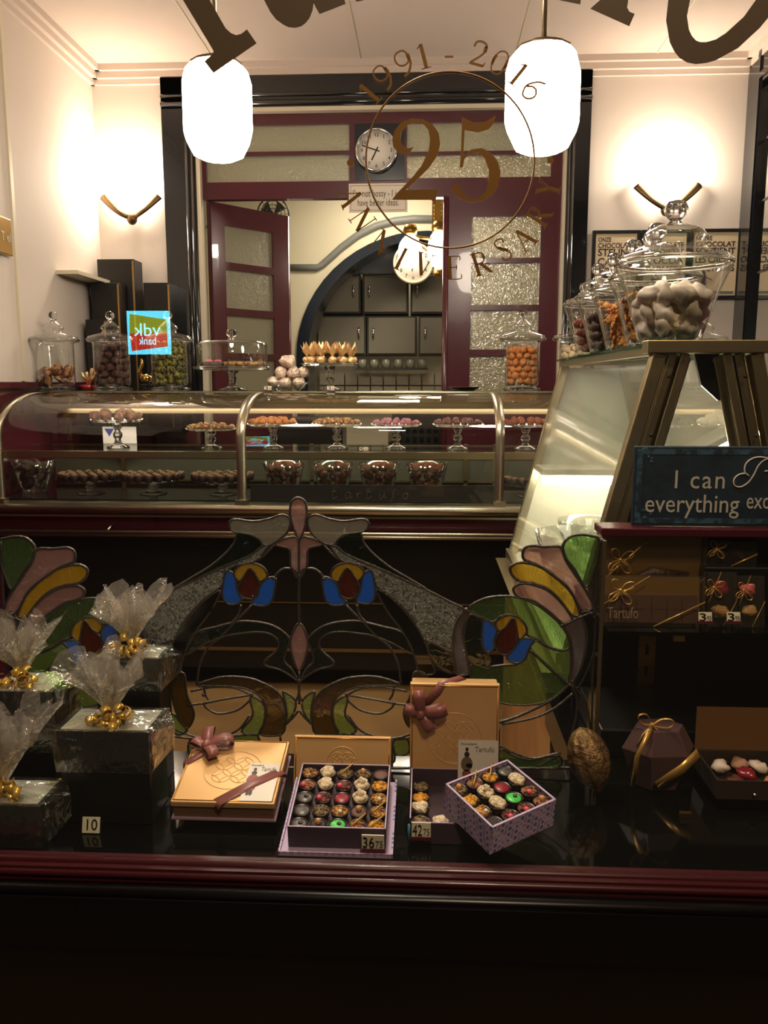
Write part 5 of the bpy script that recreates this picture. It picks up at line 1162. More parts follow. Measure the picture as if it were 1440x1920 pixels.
# ---- hexagon box with gold ribbon
Y = 1.50; c = atz(1228, 1466, ZPL+.001)
t = thing('hexagonal_box', (c.x, 1.5, ZPL+.001), 'dark hexagonal gift box tied with a gold ribbon bow at the lower right', 'box')
zf = lambda px, py, Y: tuple(at(px, py, Y))
top = [zf(1174, 1340, 1.56), zf(1284, 1330, 1.56), zf(1310, 1398, 1.46), zf(1209, 1400, 1.46)]
cx, cy = c.x, 1.49
hexr = .062
def ring(z, r, rot=.15): return [Vector((cx+r*math.cos(rot+k*PI/3), cy+r*.75*math.sin(rot+k*PI/3), z)) for k in range(6)]
mb = MB(); A = ring(ZPL+.002, .045); B = ring(ZPL+.075, .07); C = ring(ZPL+.118, .046)
mb.add(A+B+C, [(0, 1, 2, 3, 4, 5)[::-1], (12, 13, 14, 15, 16, 17)]+[(i, (i+1) % 6, 6+(i+1) % 6, 6+i) for i in range(6)]+[(6+i, 6+(i+1) % 6, 12+(i+1) % 6, 12+i) for i in range(6)])
mb.build('box_body', mat('mauve_brown_card', (86, 62, 62), .35), t, bevel=.001)
mb = MB()
def onhex(P): return [tuple(p) for p in P]
mb.ribbon(onhex([Vector((cx-.052, cy-.034, ZPL+.012)), Vector((cx-.05, cy-.0455, ZPL+.075)), Vector((cx-.03, cy-.038, ZPL+.119)), Vector((cx-.01, cy, ZPL+.121))]), (1, 0, 0), .009)
mb.ribbon(onhex([Vector((cx-.012, cy-.046, ZPL+.02)), Vector((cx+.03, cy-.056, ZPL+.06)), Vector((cx+.062, cy-.038, ZPL+.082))]), (-.5, 0, 1), .018); mb.build('ribbon', M_gribbon, t)
bow(t, (cx-.018, cy-.02, ZPL+.126), 1.3, .3, 3, th=.004)
# ---- open box of chocolates, lower right
x0 = at(1338, 1460, 1.42).x; x1 = x0+.15
t = thing('open_box', ((x0+x1)/2, 1.42, ZPL+.001), 'open dark box with its tan lid raised at the lower right edge', 'box')
zt = ZPL+.055
mb = MB(); mb.box((x0, 1.40, ZPL+.001), (x1, 1.403, zt)); mb.box((x0, 1.523, ZPL+.001), (x1, 1.526, zt)); mb.box((x0, 1.403, ZPL+.001), (x0+.003, 1.523, zt)); mb.box((x1-.003, 1.403, ZPL+.001), (x1, 1.523, zt)); mb.box((x0, 1.40, ZPL+.001), (x1, 1.526, ZPL+.02)); mb.build('tray', mat('dark_bronze_card', (50, 42, 34), .4), t)
MB().box((x0, 1.527, zt-.02), (x1, 1.53, zt+.085)).build('lid', mat('tan_card', (112, 78, 40), .6), t)
MB().ball(((x0+x1)/2-.01, 1.398, ZPL+.03), .004, 10, 6).build('stud', M_chrome, t)
LB = ['white curl', 'pale shell', 'dark red', 'nut sprinkled', 'amber nut', 'small white']
for k, (u, v, m) in enumerate(((.25, .75, M_mer), (.72, .78, M_mer), (.5, .5, M_gem), (.28, .22, M_red), (.75, .25, M_caramel), (.52, .84, M_florent))):
    tag(MB().ball((x0+.15*u, 1.403+.12*v, ZPL+.037), .017, 14, 8, .7, .45, 80).build('praline', m), '%s praline in the open box at the lower right edge' % LB[k], 'praline')
price_card(Vector((x1-.03, 1.392, ZPL+.02)), .02, .02, 'small white price card in front of the open box at the lower right', '4', '', holder=False)
# ---- cocoa pod
c = atz(1106, 1468, ZPL); M_pod = mat('golden_cocoa_pod', (134, 104, 62), .42, .45, bump=.8, scale=90, mix=(96, 68, 40), mscale=25)
cc = at(1105, 1425, 1.44); t = None
vs = []; fs = []; n = 50; m_ = 24
ax = Vector((.30, -.25, -1)).normalized(); u1 = ax.orthogonal().normalized(); u2 = ax.cross(u1)
for i in range(m_+1):
    q = i/m_; r = .0405*math.sin(PI*min(q*1.04, 1))**.6*(1-.16*q) if q < .93 else .0075*(1-q)/.07+.003
    if i == m_: r = .001
    for k in range(n):
        a = 2*PI*k/n; rr = r*(1+.05*math.cos(10*a)+.04*noise.noise(Vector((k*.4, i*.5, 0)))); vs.append(cc+ax*(q-.5)*.122+u1*rr*math.cos(a)+u2*rr*math.sin(a))
for i in range(m_):
    for k in range(n): k2 = (k+1) % n; fs.append((i*n+k, i*n+k2, (i+1)*n+k2, (i+1)*n+k))
tag(MB().add(vs, fs, True).build('cocoa_pod', M_pod), 'ribbed golden cocoa pod standing on the black platform by the screen', 'cocoa pod')
# ================================================================ GIFT PACKAGES IN CELLOPHANE
G_cel = glass('cellophane', (246, 246, 240), .12, .6, .14, bump=1.0, scale=26, opal=.025, opal_rgb=(230, 225, 210), power=1.6)
G_cel2 = glass('gathered_cellophane', (246, 244, 238), .14, .7, .14, bump=1.0, scale=50, opal=.22, opal_rgb=(232, 224, 212), power=1.4)
M_gold2 = mat('shiny_gold_curl', (250, 206, 104), .25, .55)
def package(x0, x1, Y0, Y1, z0, z1, knot, label, tuft=1.0, seed=0):
    rnd = random.Random(seed); cx = (x0+x1)/2
    t = thing('gift_package', (cx, (Y0+Y1)/2, z0), label, 'gift package', 'cellophane wrapped gifts on the left of the window')
    MB().box((x0, Y0, z0), (x1, Y1, z1)).build('gift_box', mat('glossy_black_card', (13, 12, 14), .15, coat=.4), t, bevel=.0015)
    MB().box((x0+.006, Y0+.006, z1), (x1-.006, Y1-.006, z1+.0012)).build('box_top', mat('silver_card', (205, 205, 195), .35, .2), t)
    kx, ky, kz = knot
    # wrap: sides hug the box with a crumpled skirt, top rises to the knot
    N = 48; rings = []
    def rect(k, e):
        u = 4*k/N; s = int(u); f = u-s
        P = [(x0-e, Y0-e), (x1+e, Y0-e), (x1+e, Y1+e), (x0-e, Y1+e)]; A = P[s % 4]; B = P[(s+1) % 4]; return A[0]+(B[0]-A[0])*f, A[1]+(B[1]-A[1])*f
    spec = [(z0+.001, .002, 0), (z0+(z1-z0)*.33, .004, 0), (z0+(z1-z0)*.66, .005, 0), (z1+.002, .004, 0), (z1+.006, .0, .25), (z1+.010, -.0, .55), (kz-.008, 0, .82), (kz, 0, .94)]
    vs = []
    for j, (z, e, pull) in enumerate(spec):
        for k in range(N):
            x, y = rect(k, e); nn = noise.noise(Vector((x*60, y*60, z*50+seed*3)))
            x += (kx-x)*pull; y += (ky-y)*pull
            am = .0035 if j in (1, 2) else .003*(1-pull) if j > 3 else .0008
            side_ = 1 if x > x1-.001 and j < 4 else 0
            vs.append((x+abs(nn)*am*side_*3, y-(abs(nn)*am*.8 if y < Y0 else 0), z+(nn*am*1.6 if j > 3 else 0)))
    fs = []
    for j in range(len(spec)-1):
        for k in range(N): k2 = (k+1) % N; fs.append((j*N+k, j*N+k2, (j+1)*N+k2, (j+1)*N+k))
    # folded flap at the right hand side
    w_ = MB().add(vs, fs); w_.add([(x1+.004, Y0+.004, z1), (x1+.03, Y0+.05, z1-.006), (x1+.026, Y0+.055, z0+(z1-z0)*.35), (x1+.004, Y0+.012, z0+.004)], [(0, 1, 2, 3)])
    w_.add([(x1+.004, Y0+.004, z1), (x1+.03, Y0+.05, z1-.006), (x1+.004, Y1, z1)], [(0, 1, 2)])
    w_.build('cellophane_wrap', G_cel, t)
    for lay in range(4):
        mb = MB(); n = 40; m_ = 7; vs = []; H = (.066+.010*lay)*tuft; ph = rnd.uniform(0, 6)
        for j in range(m_+1):
            v = j/m_
            for k in range(n):
                a = 2*PI*k/n; fold = math.sin(7*a+ph)*.22+math.sin(4*a+ph*2)*.2
                r = (.005+(.030+.007*lay)*tuft*v**1.15)*(1+fold*v*1.3)+.006*v*noise.noise(Vector((math.cos(a)*4, math.sin(a)*4, v*5+seed+lay)))
                hh = H*v*(1+.28*math.sin(5*a+ph*1.7)*v+.12*noise.noise(Vector((a*3, seed, lay))))
                vs.append((kx+r*math.cos(a)+.012*v*math.sin(ph), ky+r*.7*math.sin(a), kz+hh))
        fs = []
        for j in range(m_):
            for k in range(n): k2 = (k+1) % n; fs.append((j*n+k, j*n+k2, (j+1)*n+k2, (j+1)*n+k))
        mb.add(vs, fs).build('cellophane_tuft', G_cel2, t)
    mb = MB()
    for k in range(14):      # curled gold ribbon loops around the knot
        a = -PI+PI*1.15*k/10+rnd.uniform(-.25, .25); R0 = rnd.uniform(.008, .032); rr = rnd.uniform(.0075, .0115)
        c = Vector((kx+R0*1.25*math.cos(a), ky-.014-rnd.uniform(0, .014), kz+R0*.75*math.sin(a)*.9+.004)); ax = Vector((rnd.uniform(-1, 1), rnd.uniform(-.6, .2), rnd.uniform(-.5, .5))).normalized()
        u = ax.orthogonal().normalized(); v = ax.cross(u); L_ = rnd.uniform(1.2, 1.9)*PI
        pts = [c+(u*math.cos(q)+v*math.sin(q))*rr+ax*.003*q/3 for q in [L_*i/12 for i in range(13)]]
        mb.ribbon(pts, ax, rnd.uniform(.009, .014), .0004)
    mb.ball((kx, ky-.004, kz), .006, 8, 6); mb.build('gold_bow', M_gold2, t)
    return t
def pk(px0, px1, pyt, pyb, Y0, dep, kpx, kpy, label, tuft, seed, stand=None):
    a = at(px0, pyt, Y0); b = at(px1, pyb, Y0); z1 = a.z; z0 = max(b.z, ZPL+.001)
    kn = at(kpx, kpy, Y0+dep*.42)
    if stand: tag(MB().box((a.x+.004, Y0+.004, ZPL+.001), (b.x-.002, Y0+dep-.004, z0-.001)).build('display_block', M_blackmatt, bevel=.001), stand, 'block')
    return package(a.x, b.x, Y0, Y0+dep, z0, z1, (kn.x, kn.y, max(kn.z, z1+.012)), label, tuft, seed)
pk(172, 300, 1234, 1298, 1.50-.07, .075, 246, 1210, 'cellophane wrapped black gift at the back of the left group, raised highest', 1.0, 1, 'tall black block under the highest wrapped gift')
pk(-25, 102, 1296, 1412, 1.36, .10, 42, 1272, 'cellophane wrapped black gift on the left edge, behind and above another', 1.0, 2, 'black block under the wrapped gift on the left edge')
pk(104, 282, 1370, 1452, 1.295, .10, 207, 1342, 'cellophane wrapped wide black gift in front, with the largest gold bow', 1.05, 3, 'large black block carrying the wide wrapped gift')
pk(-80, 80, 1508, 1600, 1.215, .09, 5, 1474, 'cellophane wrapped black gift lowest at the left corner of the window', 1.25, 4)
price_card(atz(170, 1562, ZPL+.002)+Vector((0, 0, 0)), .030, .026, 'small white price card standing alone on the black platform', '10', '', holder=False)
# ================================================================ GOLD BOXES
M_gbox = mat('gold_box_card', (222, 176, 116), .42, .35)
M_gside = mat('gold_box_side', (120, 88, 60), .45, .3)
M_rib = mat('brown_satin_ribbon', (138, 82, 76), .36)
M_white = mat('white_label', (228, 220, 205), .5)
def gold_lid(t, w_, l_, h, Mx, emboss=True, front=False):
    bm = MB(); bm.box((0, 0, 0), (w_, l_, h), Mx); lid = bm.build('lid', M_gbox, t, bevel=.0022)
    mb = MB(); e = .004
    for A, B in (((e, e), (w_-e, e)), ((w_-e, e), (w_-e, l_-e)), ((w_-e, l_-e), (e, l_-e)), ((e, l_-e), (e, e))):
        mb.tube([Mx @ Vector((*A, h+.0002)), Mx @ Vector((*B, h+.0002))], .0011, 6)
    mb.build('lid_edge', mat('gold_edge_line', (190, 130, 60), .3, .8), lid)
    if emboss:
        mb = MB(); R_ = min(w_, l_)*.30; c = (w_*.5, l_*.5); s = R_/3.0
        mb.tube([Mx @ Vector((c[0]+R_*math.cos(2*PI*k/48), c[1]+R_*math.sin(2*PI*k/48), h)) for k in range(48)], .0009, 6, True)
        for i in range(-4, 5):
            for j in range(-4, 5):
                ox, oy = c[0]+i*s, c[1]+j*s
                if (i+j) % 2: continue
                for q in range(4):      # arcs of overlapping circles, kept inside the roundel
                    P = [(ox+s*math.cos(q*PI/2+PI/2*k/6), oy+s*math.sin(q*PI/2+PI/2*k/6)) for k in range(7)]
                    if all((x-c[0])**2+(y-c[1])**2 < R_*R_ for x, y in P): mb.tube([Mx @ Vector((x, y, h)) for x, y in P], .0008, 5)
        mb.build('embossed_roundel', M_gbox, lid)
    return lid
def card(t, Mx, w_, h_):
    """label card in its own plane: x right, y up, normal z"""
    c = MB().box((0, 0, 0), (w_, h_, .0008), Mx).build('label_card', M_white, t)
    text('Tartufo', h_*.15, mat('label_grey_ink', (110, 104, 100), .5), None, c, width=w_*.48, M=Mx @ Matrix.Translation((w_*.66, h_*.82, .0009)))
    text('Chocolaterie', h_*.06, mat('label_grey_ink'), None, c, width=w_*.4, M=Mx @ Matrix.Translation((w_*.26, h_*.93, .0009)))
    def oval(x, y, rx, ry, m, nm):
        MB().prism([Mx @ Vector((w_*x+rx*h_*math.cos(2*PI*k/14), h_*y+ry*h_*math.sin(2*PI*k/14), .0009)) for k in range(14)], Mx.to_3x3() @ Vector((0, 0, .0004))).build(nm, m, c)
    dk_ = mat('label_dark_ink', (40, 34, 36), .5); rd = mat('label_red_ink', (150, 66, 50), .5)
    # a small printed figure carrying a bowl
    oval(.22, .82, .03, .04, dk_, 'printed_hat'); oval(.22, .72, .05, .055, dk_, 'printed_head'); oval(.22, .53, .11, .15, rd if t['label'].startswith('flat') else mat('label_brown_ink', (110, 90, 70), .5), 'printed_coat'); oval(.28, .5, .06, .045, M_white, 'printed_bowl'); oval(.22, .33, .085, .09, rd, 'printed_trousers'); oval(.17, .2, .03, .07, dk_, 'printed_boot'); oval(.27, .2, .03, .07, dk_, 'printed_boot')
    return c
def big_bow(t, c, s, M3):
    c = Vector(c)
    def petal(dirv, up, L, wd, nm):
        d = (M3 @ Vector(dirv)).normalized(); u = (M3 @ Vector(up)).normalized(); sd = d.cross(u)
        pts = [c, c+(d*.3+u*.22)*L, c+(d*.75+u*.32)*L, c+(d*1.0+u*.12)*L, c+(d*.8-u*.08)*L, c+(d*.35-u*.02)*L, c]
        MB().ribbon(crom([tuple(p) for p in pts], 4, False), sd, wd).build('bow_loop', M_rib, t)
    petal((-.1, 1, 0), (0, 0, 1), .042*s, .018*s, 'a'); petal((1, .25, 0), (0, 0, 1), .044*s, .02*s, 'b'); petal((-1, .35, 0), (0, 0, 1), .028*s, .018*s, 'c'); petal((.55, -.8, 0), (0, 0, 1), .034*s, .018*s, 'd')
    MB().ball(c+(M3 @ Vector((0, 0, .004))), .0085*s, 12, 8, 1, .2, 80).build('bow_knot', M_rib, t)
# flat tilted gold box
w_, l_ = .178, .168; tilt = math.radians(13)
P0 = atz(320, 1513, ZPL+.038)
Mg = Matrix.Translation(P0) @ Matrix.Rotation(tilt, 4, 'X')
t = thing('gift_box', (P0.x+w_/2, P0.y+.08, ZPL+.001), 'flat gold gift box with brown ribbon bow lying tilted left of the chocolates', 'box')
gold_lid(t, w_, l_, .012, Mg)
MB().box((.003, .003, -.022), (w_-.003, l_-.003, 0), Mg).build('box_base', M_gside, t)
MB().box((-.001, -.002, -.0255), (w_+.001, l_+.002, -.0225), Mg).build('tray_edge', mat('lilac_pattern_card', (150, 124, 140), .5), t)
MB().box((.01, .1, -.058), (w_-.01, .13, -.026), Mg).build('support', M_blackmatt, t)
zt = .012
card(t, Mg @ Matrix.Translation((.118, .004, zt+.0008)), .055, .098)
R3 = Mg.to_3x3()
mb = MB(); mb.ribbon([Mg @ Vector(q) for q in ((.075, -.001, zt-.012), (.082, 0, zt+.0015), (.13, .045, zt+.0025), (.178, .082, zt+.0015), (.1795, .084, 0))], R3 @ Vector((1, -.75, 0)), .021)
mb.ribbon([Mg @ Vector(q) for q in ((-.001, .095, 0), (0, .098, zt+.0015), (.028, .128, zt+.004), (.052, .16, zt+.002))], R3 @ Vector((1, -.8, 0)), .013); mb.build('ribbon', M_rib, t)
big_bow(t, Mg @ Vector((.03, .135, zt+.010)), 1.15, R3)
# lid leaning behind the open box
Y = 1.465; a = at(553, 1378, Y); b = at(734, 1378, Y); hgt = a.z-ZPL
Ml = Matrix.Translation((a.x, Y-.02, ZPL+.001)) @ Matrix.Rotation(math.radians(76), 4, 'X')
t = thing('box_lid', ((a.x+b.x)/2, Y, ZPL+.001), 'gold lid leaning upright behind the open box of 25 chocolates', 'box lid')
gold_lid(t, b.x-a.x, hgt*1.02, .012, Ml)
# standing gold box
Y = 1.44; a = at(769, 1281, Y); b = at(938, 1281, Y)
wv = b.x-a.x; hv = a.z-ZPL-.001
t = thing('gift_box', ((a.x+b.x)/2, Y, ZPL+.001), 'gold gift box standing upright with a brown ribbon bow and label card', 'box')
Ms = Matrix.Translation((a.x, Y+.012, ZPL+.001)) @ Matrix.Rotation(PI/2, 4, 'X')
gold_lid(t, wv, hv, .012, Ms)
MB().box((a.x+.003, Y+.0125, ZPL+.003), (b.x-.003, Y+.04, a.z-.003)).build('box_base', M_gbox, t, bevel=.003)
card(t, Ms @ Matrix.Translation((wv*.545, .004, .0128)), wv*.45, .098)
mb = MB(); R3 = Ms.to_3x3()
mb.ribbon([Ms @ Vector(q) for q in ((wv*.57, -.0, .014), (wv*.8, .03, .0145), (wv, .055, .0135), (wv+.001, .056, 0))], R3 @ Vector((1, -1, 0)), .02)
mb.ribbon([Ms @ Vector(q) for q in ((wv*.12, hv*.78, .016), (wv*.3, hv*.93, .0145), (wv*.36, hv+.0005, .012), (wv*.6, hv+.001, -.02))], R3 @ Vector((1, -.6, 0)), .016); mb.build('ribbon', M_rib, t)
big_bow(t, Ms @ Vector((wv*.12, hv*.74, .02)), 1.1, R3)
# ================================================================ OPEN BOXES OF CHOCOLATES
def pattern_mat():
    m = mat('lilac_shell_pattern', (170, 146, 176), .5); nt = m.node_tree; b = nt.nodes['Principled BSDF']
    tc = nt.nodes.new('ShaderNodeTexCoord'); v = nt.nodes.new('ShaderNodeTexVoronoi'); v.inputs['Scale'].default_value = 90; v.inputs['Randomness'].default_value = .15
    r = nt.nodes.new('ShaderNodeValToRGB'); r.color_ramp.interpolation = 'CONSTANT'; r.color_ramp.elements[0].color = (*lin((84, 106, 150)), 1); r.color_ramp.elements[1].position = .33; r.color_ramp.elements[1].color = (*lin((196, 172, 206)), 1)
    e = r.color_ramp.elements.new(.6); e.color = (*lin((160, 132, 172)), 1)
    nt.links.new(tc.outputs['Object'], v.inputs['Vector']); nt.links.new(v.outputs['Distance'], r.inputs[0]); nt.links.new(r.outputs[0], b.inputs['Base Color']); return m
M_pat = pattern_mat()
M_lil = mat('lilac_card_edge', (186, 166, 196), .5)
COLS = {'nut': ((196, 146, 78), (120, 76, 40)), 'white': ((238, 224, 196), (206, 176, 130)), 'olive': ((140, 118, 76), (84, 62, 40)), 'dark': ((52, 40, 34), (34, 24, 20)), 'cocoa': ((104, 70, 54), (92, 60, 46)), 'amber': ((226, 164, 40), (190, 120, 30)),
        'crumb': ((128, 60, 44), (70, 38, 32)), 'berry': ((150, 16, 40), (120, 10, 34)), 'greyc': ((92, 88, 84), (66, 60, 56)), 'green': ((70, 206, 80), (54, 190, 70)), 'tan': ((160, 106, 66), (120, 74, 46)), 'gold': ((206, 150, 66), (140, 90, 44))}
CM = {k: mat('praline_'+k, a, .35 if k in ('dark', 'greyc', 'berry', 'green') else .6, bump=0 if k in ('green', 'berry', 'greyc', 'cocoa') else .6, scale=250, mix=b, mscale=160) for k, (a, b) in COLS.items()}
def praline(p, k, top, label, r=.0148, deco=None, up=None):
    t = thing('praline', p, label, 'praline', None)
    Mx = Matrix.Translation(p)
    pr_ = [(0, 0), (r*.82, 0)]+[(r, .014), (r*.95, .0145), (r*.9, .012), (0, .012)]
    mb = MB(); mb.lathe(pr_, (0, 0, 0), 18, M=Mx); mb.build('chocolate_cup', mat('cup_chocolate', (38, 22, 18), .3), t)
    if top in ('green', 'berry', 'greyc', 'cocoa', 'dark'): MB().ball(Mx @ Vector((0, 0, .0125)), r*.86, 16, 6, .22).build('filling', CM[top], t)
    elif top == 'white': MB().ball(Mx @ Vector((0, 0, .016)), r*.95, 16, 8, .62, .45, 110).build('filling', CM[top], t)
    else:
        mb = MB(); mb.ball(Mx @ Vector((0, 0, .0125)), r*.85, 14, 6, .3, .5, 200); rn = random.Random(k)
        for q in range(14): a = rn.uniform(0, 6.3); rr = r*.75*math.sqrt(rn.random()); mb.ball(Mx @ Vector((rr*math.cos(a), rr*math.sin(a), .0158)), r*.15, 6, 4, 1, .3)
        mb.build('filling', CM[top], t)
    if deco == 'stick': MB().tube([Mx @ Vector((-r*.6, -r*.5, .017)), Mx @ Vector((0, 0, .021)), Mx @ Vector((r*.9, r*.9, .026))], [.0022, .0028, .0016], 8, flat=.5).build('decoration', mat('candied_peel', (206, 166, 90), .4), t)
    if deco == 'pink': MB().ball(Mx @ Vector((-r*.4, -r*.45, .0185)), r*.3, 10, 6).build('decoration', mat('pink_sugar'), t)
    if deco == 'nut': MB().ball(Mx @ Vector((0, 0, .019)), r*.33, 10, 6, 1.2).build('decoration', mat('hazelnut', (206, 150, 92), .5), t)
    if deco == 'pearl': MB().ball(Mx @ Vector((r*.1, -r*.5, .0185)), r*.25, 10, 6).build('decoration', M_white, t)
    if deco == 'dot': MB().ball(Mx @ Vector((r*.15, 0, .0165)), r*.25, 8, 6, .4).build('decoration', M_choc, t)
    if deco == 'blob': MB().ball(Mx @ Vector((0, 0, .024)), r*.42, 12, 8, .9, .5, 200).build('decoration', CM['white'], t)
    return t
# box of 25: square, tilted a little towards the street
ztop = ZPL+.044
A = atz(540, 1546, ztop); B = atz(724, 1546, ztop); w25 = B.x-A.x; l25 = w25*1.08; th25 = math.radians(9)
LZ = ZPL+.001
M25 = Matrix.Translation((A.x, A.y, ZPL+.0045)) @ Matrix.Rotation(th25, 4, 'X'); zi = ztop-ZPL-.0045
t = thing('chocolate_box', ((A.x+B.x)/2, A.y+l25/2, LZ), 'square open box of 25 assorted chocolates with price 36.75', 'box')
MB().box((-.014, -.018, -.0035), (w25+.012, l25+.006, 0), M25).build('outer_tray', M_lil, t)
mb = MB()
for q in ((-.014, -.018, -.011, l25+.006), (w25+.009, -.018, w25+.012, l25+.006), (-.014, -.018, w25+.012, -.0155)): mb.box((q[0], q[1], 0), (q[2], q[3], .006), M25)
mb.build('outer_tray_rim', M_pat, t)
MB().box((.02, l25-.04, -.03), (w25-.02, l25-.02, -.004), M25).build('support', M_blackmatt, t)
edges4 = ((0, 0, w25, .002), (0, l25-.002, w25, l25), (0, 0, .002, l25), (w25-.002, 0, w25, l25))
mb = MB(); mb.box((0, 0, .0005), (w25, l25, .018), M25)
for q in edges4: mb.box((q[0], q[1], .018), (q[2], q[3], zi), M25)
mb.build('box_walls', mat('dark_plum_card', (58, 44, 54), .45), t)
mb = MB()
for q in edges4: mb.box((q[0], q[1], zi), (q[2], q[3], zi+.0012), M25)
mb.build('rim', M_lil, t)
grid = [[('greyc', 'dot', 'dull grey with gold flakes'), ('dark', 'nut', 'dark hollow'), ('green', 'dot', 'bright green'), ('tan', 'stick', 'tan with a peel stick'), ('amber', 'stick', 'amber and blue with a peel stick')],
        [('greyc', None, 'plain grey glossy'), ('olive', 'dot', 'dark olive glossy'), ('gold', 'pearl', 'golden nut with a white pearl'), ('cocoa', 'nut', 'brown with a pointed hazelnut'), ('gold', 'stick', 'golden crumb with a long peel stick')],
        [('greyc', 'dot', 'grey brown with a dark dot'), ('crumb', 'pink', 'crumbled with an orange pink drop'), ('berry', None, 'deep red berry'), ('white', 'blob', 'large cream swirl'), ('gold', 'pearl', 'golden with a white pearl')],
        [('tan', 'pink', 'tan with a red drop and peel'), ('white', 'dot', 'white and nut crumbled'), ('crumb', 'pink', 'dark crumbed with a pink drop'), ('white', 'blob', 'white petal and nut'), ('amber', None, 'plain amber grained')],
        [('nut', 'dot', 'nut flake'), ('white', 'nut', 'white flower like'), ('olive', 'stick', 'olive with a leaf'), ('olive', 'nut', 'dark olive gold flecked'), ('cocoa', None, 'plain flat cocoa')]]
rown = ['front row', 'second row', 'middle row', 'fourth row', 'back row']; coln = ['far left', 'left centre', 'centre', 'right centre', 'far right']
for j in range(5):
    for i in range(5):
        k, dc_, ds = grid[j][i]
        pp = praline(Vector((0, 0, 0)), j*5+i, k, '%s praline, %s of %s in square box' % (ds, coln[i], rown[j]), w25/10*.97, dc_)
        pp.location = M25 @ Vector((w25*(i+.5)/5, l25*(j+.5)/5, .019)); pp.rotation_euler = (th25, 0, 0)
price_card(Vector((B.x-.020, A.y-.012, LZ+.009)), .036, .029, 'price card 36.75 leaning on the front of the square box', '36', '75', tilt=th25)
# lower dark tray
x0 = atz(765, 1575, ZPL+.03).x; Y0 = 1.262; zt = ZPL+.045
A = atz(764, 1572, zt-.015); x1 = A.x+.165
Y1 = atz(764, 1440, zt).y
t = thing('chocolate_tray', (A.x+.08, (Y0+Y1)/2, LZ), 'dark open box half hidden under the diamond shaped box', 'box')
x0 = at(768, 1575, Y0).x; x1 = x0+.142
mb = MB(); mb.box((x0, Y0, LZ), (x1, Y1, LZ+.01))
for q in ((x0, Y0, x1, Y0+.002), (x0, Y1-.002, x1, Y1), (x0, Y0, x0+.002, Y1), (x1-.002, Y0, x1, Y1)): mb.box((q[0], q[1], LZ+.01), (q[2], q[3], zt if q[1] > Y0+.05 or q[3]-q[1] > .05 else zt-.008))
mb.build('box_walls', mat('dark_plum_card'), t)
mb = MB(); mb.box((x0, Y1-.002, zt), (x1, Y1, zt+.0012)); mb.box((x0, Y0, zt), (x0+.002, Y1, zt+.0012)); mb.box((x0, Y0, zt-.008), (x1, Y0+.002, zt-.0065)); mb.build('rim', M_lil, t)
MB().tube([(x0-.001, Y0-.001, zt-.01), (x0-.001, Y0-.001, LZ+.002)], .0022, 8).build('blue_tassel', mat('blue_cord', (60, 120, 140), .5), t)
for k, (u, v, tp, ds) in enumerate(((.12, .16, 'olive', 'olive brown'), (.36, .13, 'white', 'white crumbled'), (.12, .38, 'white', 'large pale'), (.12, .6, 'amber', 'amber'), (.12, .82, 'olive', 'leafy olive'))):
    praline(Vector((x0+(x1-x0)*u, Y0+(Y1-Y0)*v, LZ+.0105)), 60+k, tp, '%s chocolate in the dark box under the diamond shaped one' % ds, .0165)
price_card(Vector((x0+.019, Y0-.006, LZ+.012)), .031, .027, 'price card 42.75 at the front left of the dark box', '42', '75', tilt=-.05)
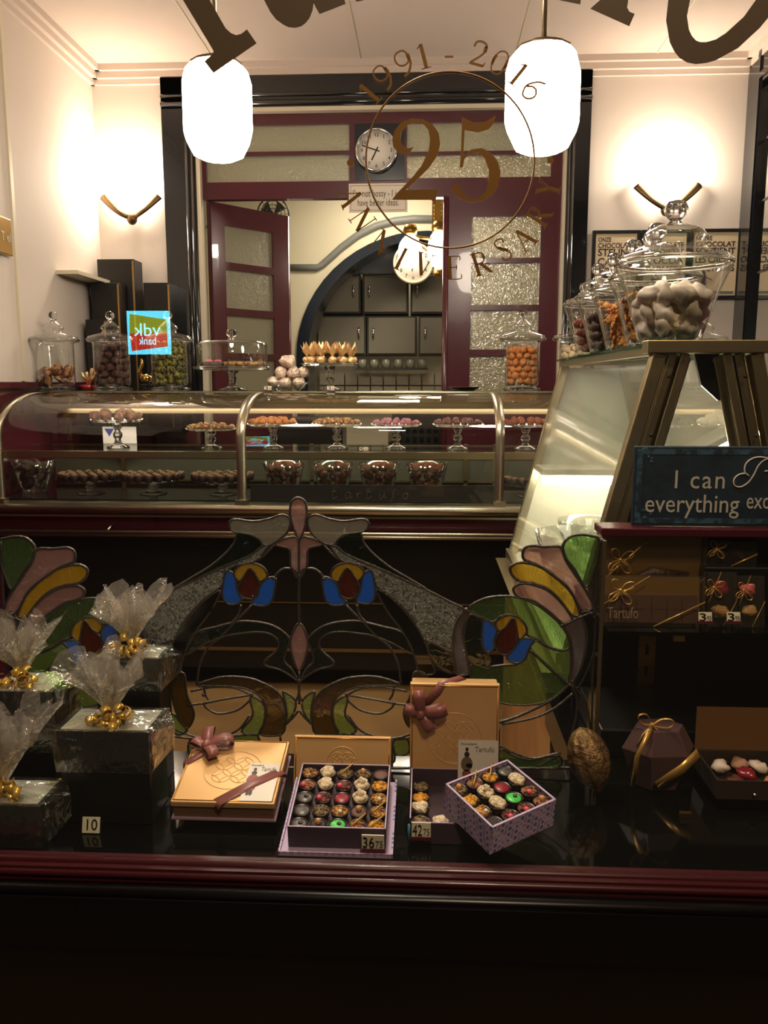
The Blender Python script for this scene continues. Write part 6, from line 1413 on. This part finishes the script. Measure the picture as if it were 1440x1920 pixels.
# diamond shaped box on top, tilted towards the street
Z3 = ZPL+.095
c4 = [atz(923, 1553, Z3-.014), atz(1047, 1502, Z3-.004), atz(923, 1441, Z3+.012), atz(806, 1491, Z3+.004)]
o0 = c4[0]; ex = (c4[1]-c4[0]+c4[2]-c4[3])/2; ey = (c4[3]-c4[0]+c4[2]-c4[1])/2
ez = ex.cross(ey).normalized(); X = ex.normalized(); W_ = ex.length; L_ = ey.length; Yv = ez.cross(X)
Mb = Matrix.Translation(o0) @ Matrix((X, Yv, ez)).transposed().to_4x4()
dp = .05
t = thing('chocolate_box', (o0.x+ex.x/2+ey.x/2, o0.y+.09, ZPL+.045), 'deep lilac patterned box of chocolates set cornerwise like a diamond on the dark box', 'box')
mb = MB(); mb.box((0, 0, -dp), (W_, L_, -.022), Mb)
for q in ((0, 0, W_, .002), (0, L_-.002, W_, L_), (0, 0, .002, L_), (W_-.002, 0, W_, L_)): mb.box((q[0], q[1], -.022), (q[2], q[3], 0), Mb)
mb.build('patterned_walls', M_pat, t)
mb = MB(); e = .0035
for q in ((0, 0, W_, e), (0, L_-e, W_, L_), (0, 0, e, L_), (W_-e, 0, W_, L_)): mb.box((q[0], q[1], 0), (q[2], q[3], .001), Mb)
mb.build('rim', M_lil, t); MB().box((.0035, .0035, -.0218), (W_-.0035, L_-.0035, -.021), Mb).build('liner', mat('cup_chocolate'), t)
lb4 = [[('dark', None, 'dark glossy'), ('crumb', 'pink', 'red dotted crumb'), ('crumb', 'pink', 'pink and grey crumb'), ('tan', 'nut', 'striped tan')],
       [('gold', 'pearl', 'golden nut'), ('white', 'nut', 'white nut heap'), ('green', 'dot', 'bright green star'), ('tan', 'pink', 'pink and tan nut')],
       [('amber', None, 'amber grain'), ('white', 'blob', 'white almond sliver'), ('berry', None, 'deep red berry'), ('white', 'nut', 'large white shell')],
       [('olive', 'nut', 'almond on olive'), ('tan', 'stick', 'brown almond with a stick'), ('amber', 'stick', 'blue and amber with a stick'), ('greyc', None, 'grey glossy')]]
for j in range(4):
    for i in range(4):
        k, dc_, ds = lb4[j][i]; u = W_*(i+.5)/4; v = L_*(j+.5)/4
        p = Mb @ Vector((u, v, -.0205)); pp = praline(Vector((0, 0, 0)), 80+j*4+i, k, '%s chocolate in the diamond shaped box, %s' % (ds, ['nearest the front left edge', 'next to the front left edge', 'next to the back right edge', 'along the back right edge'][j]) if False else
            '%s chocolate in the diamond shaped box' % ds, .0148, dc_)
        pp.location = p; pp.rotation_euler = Mb.to_euler()
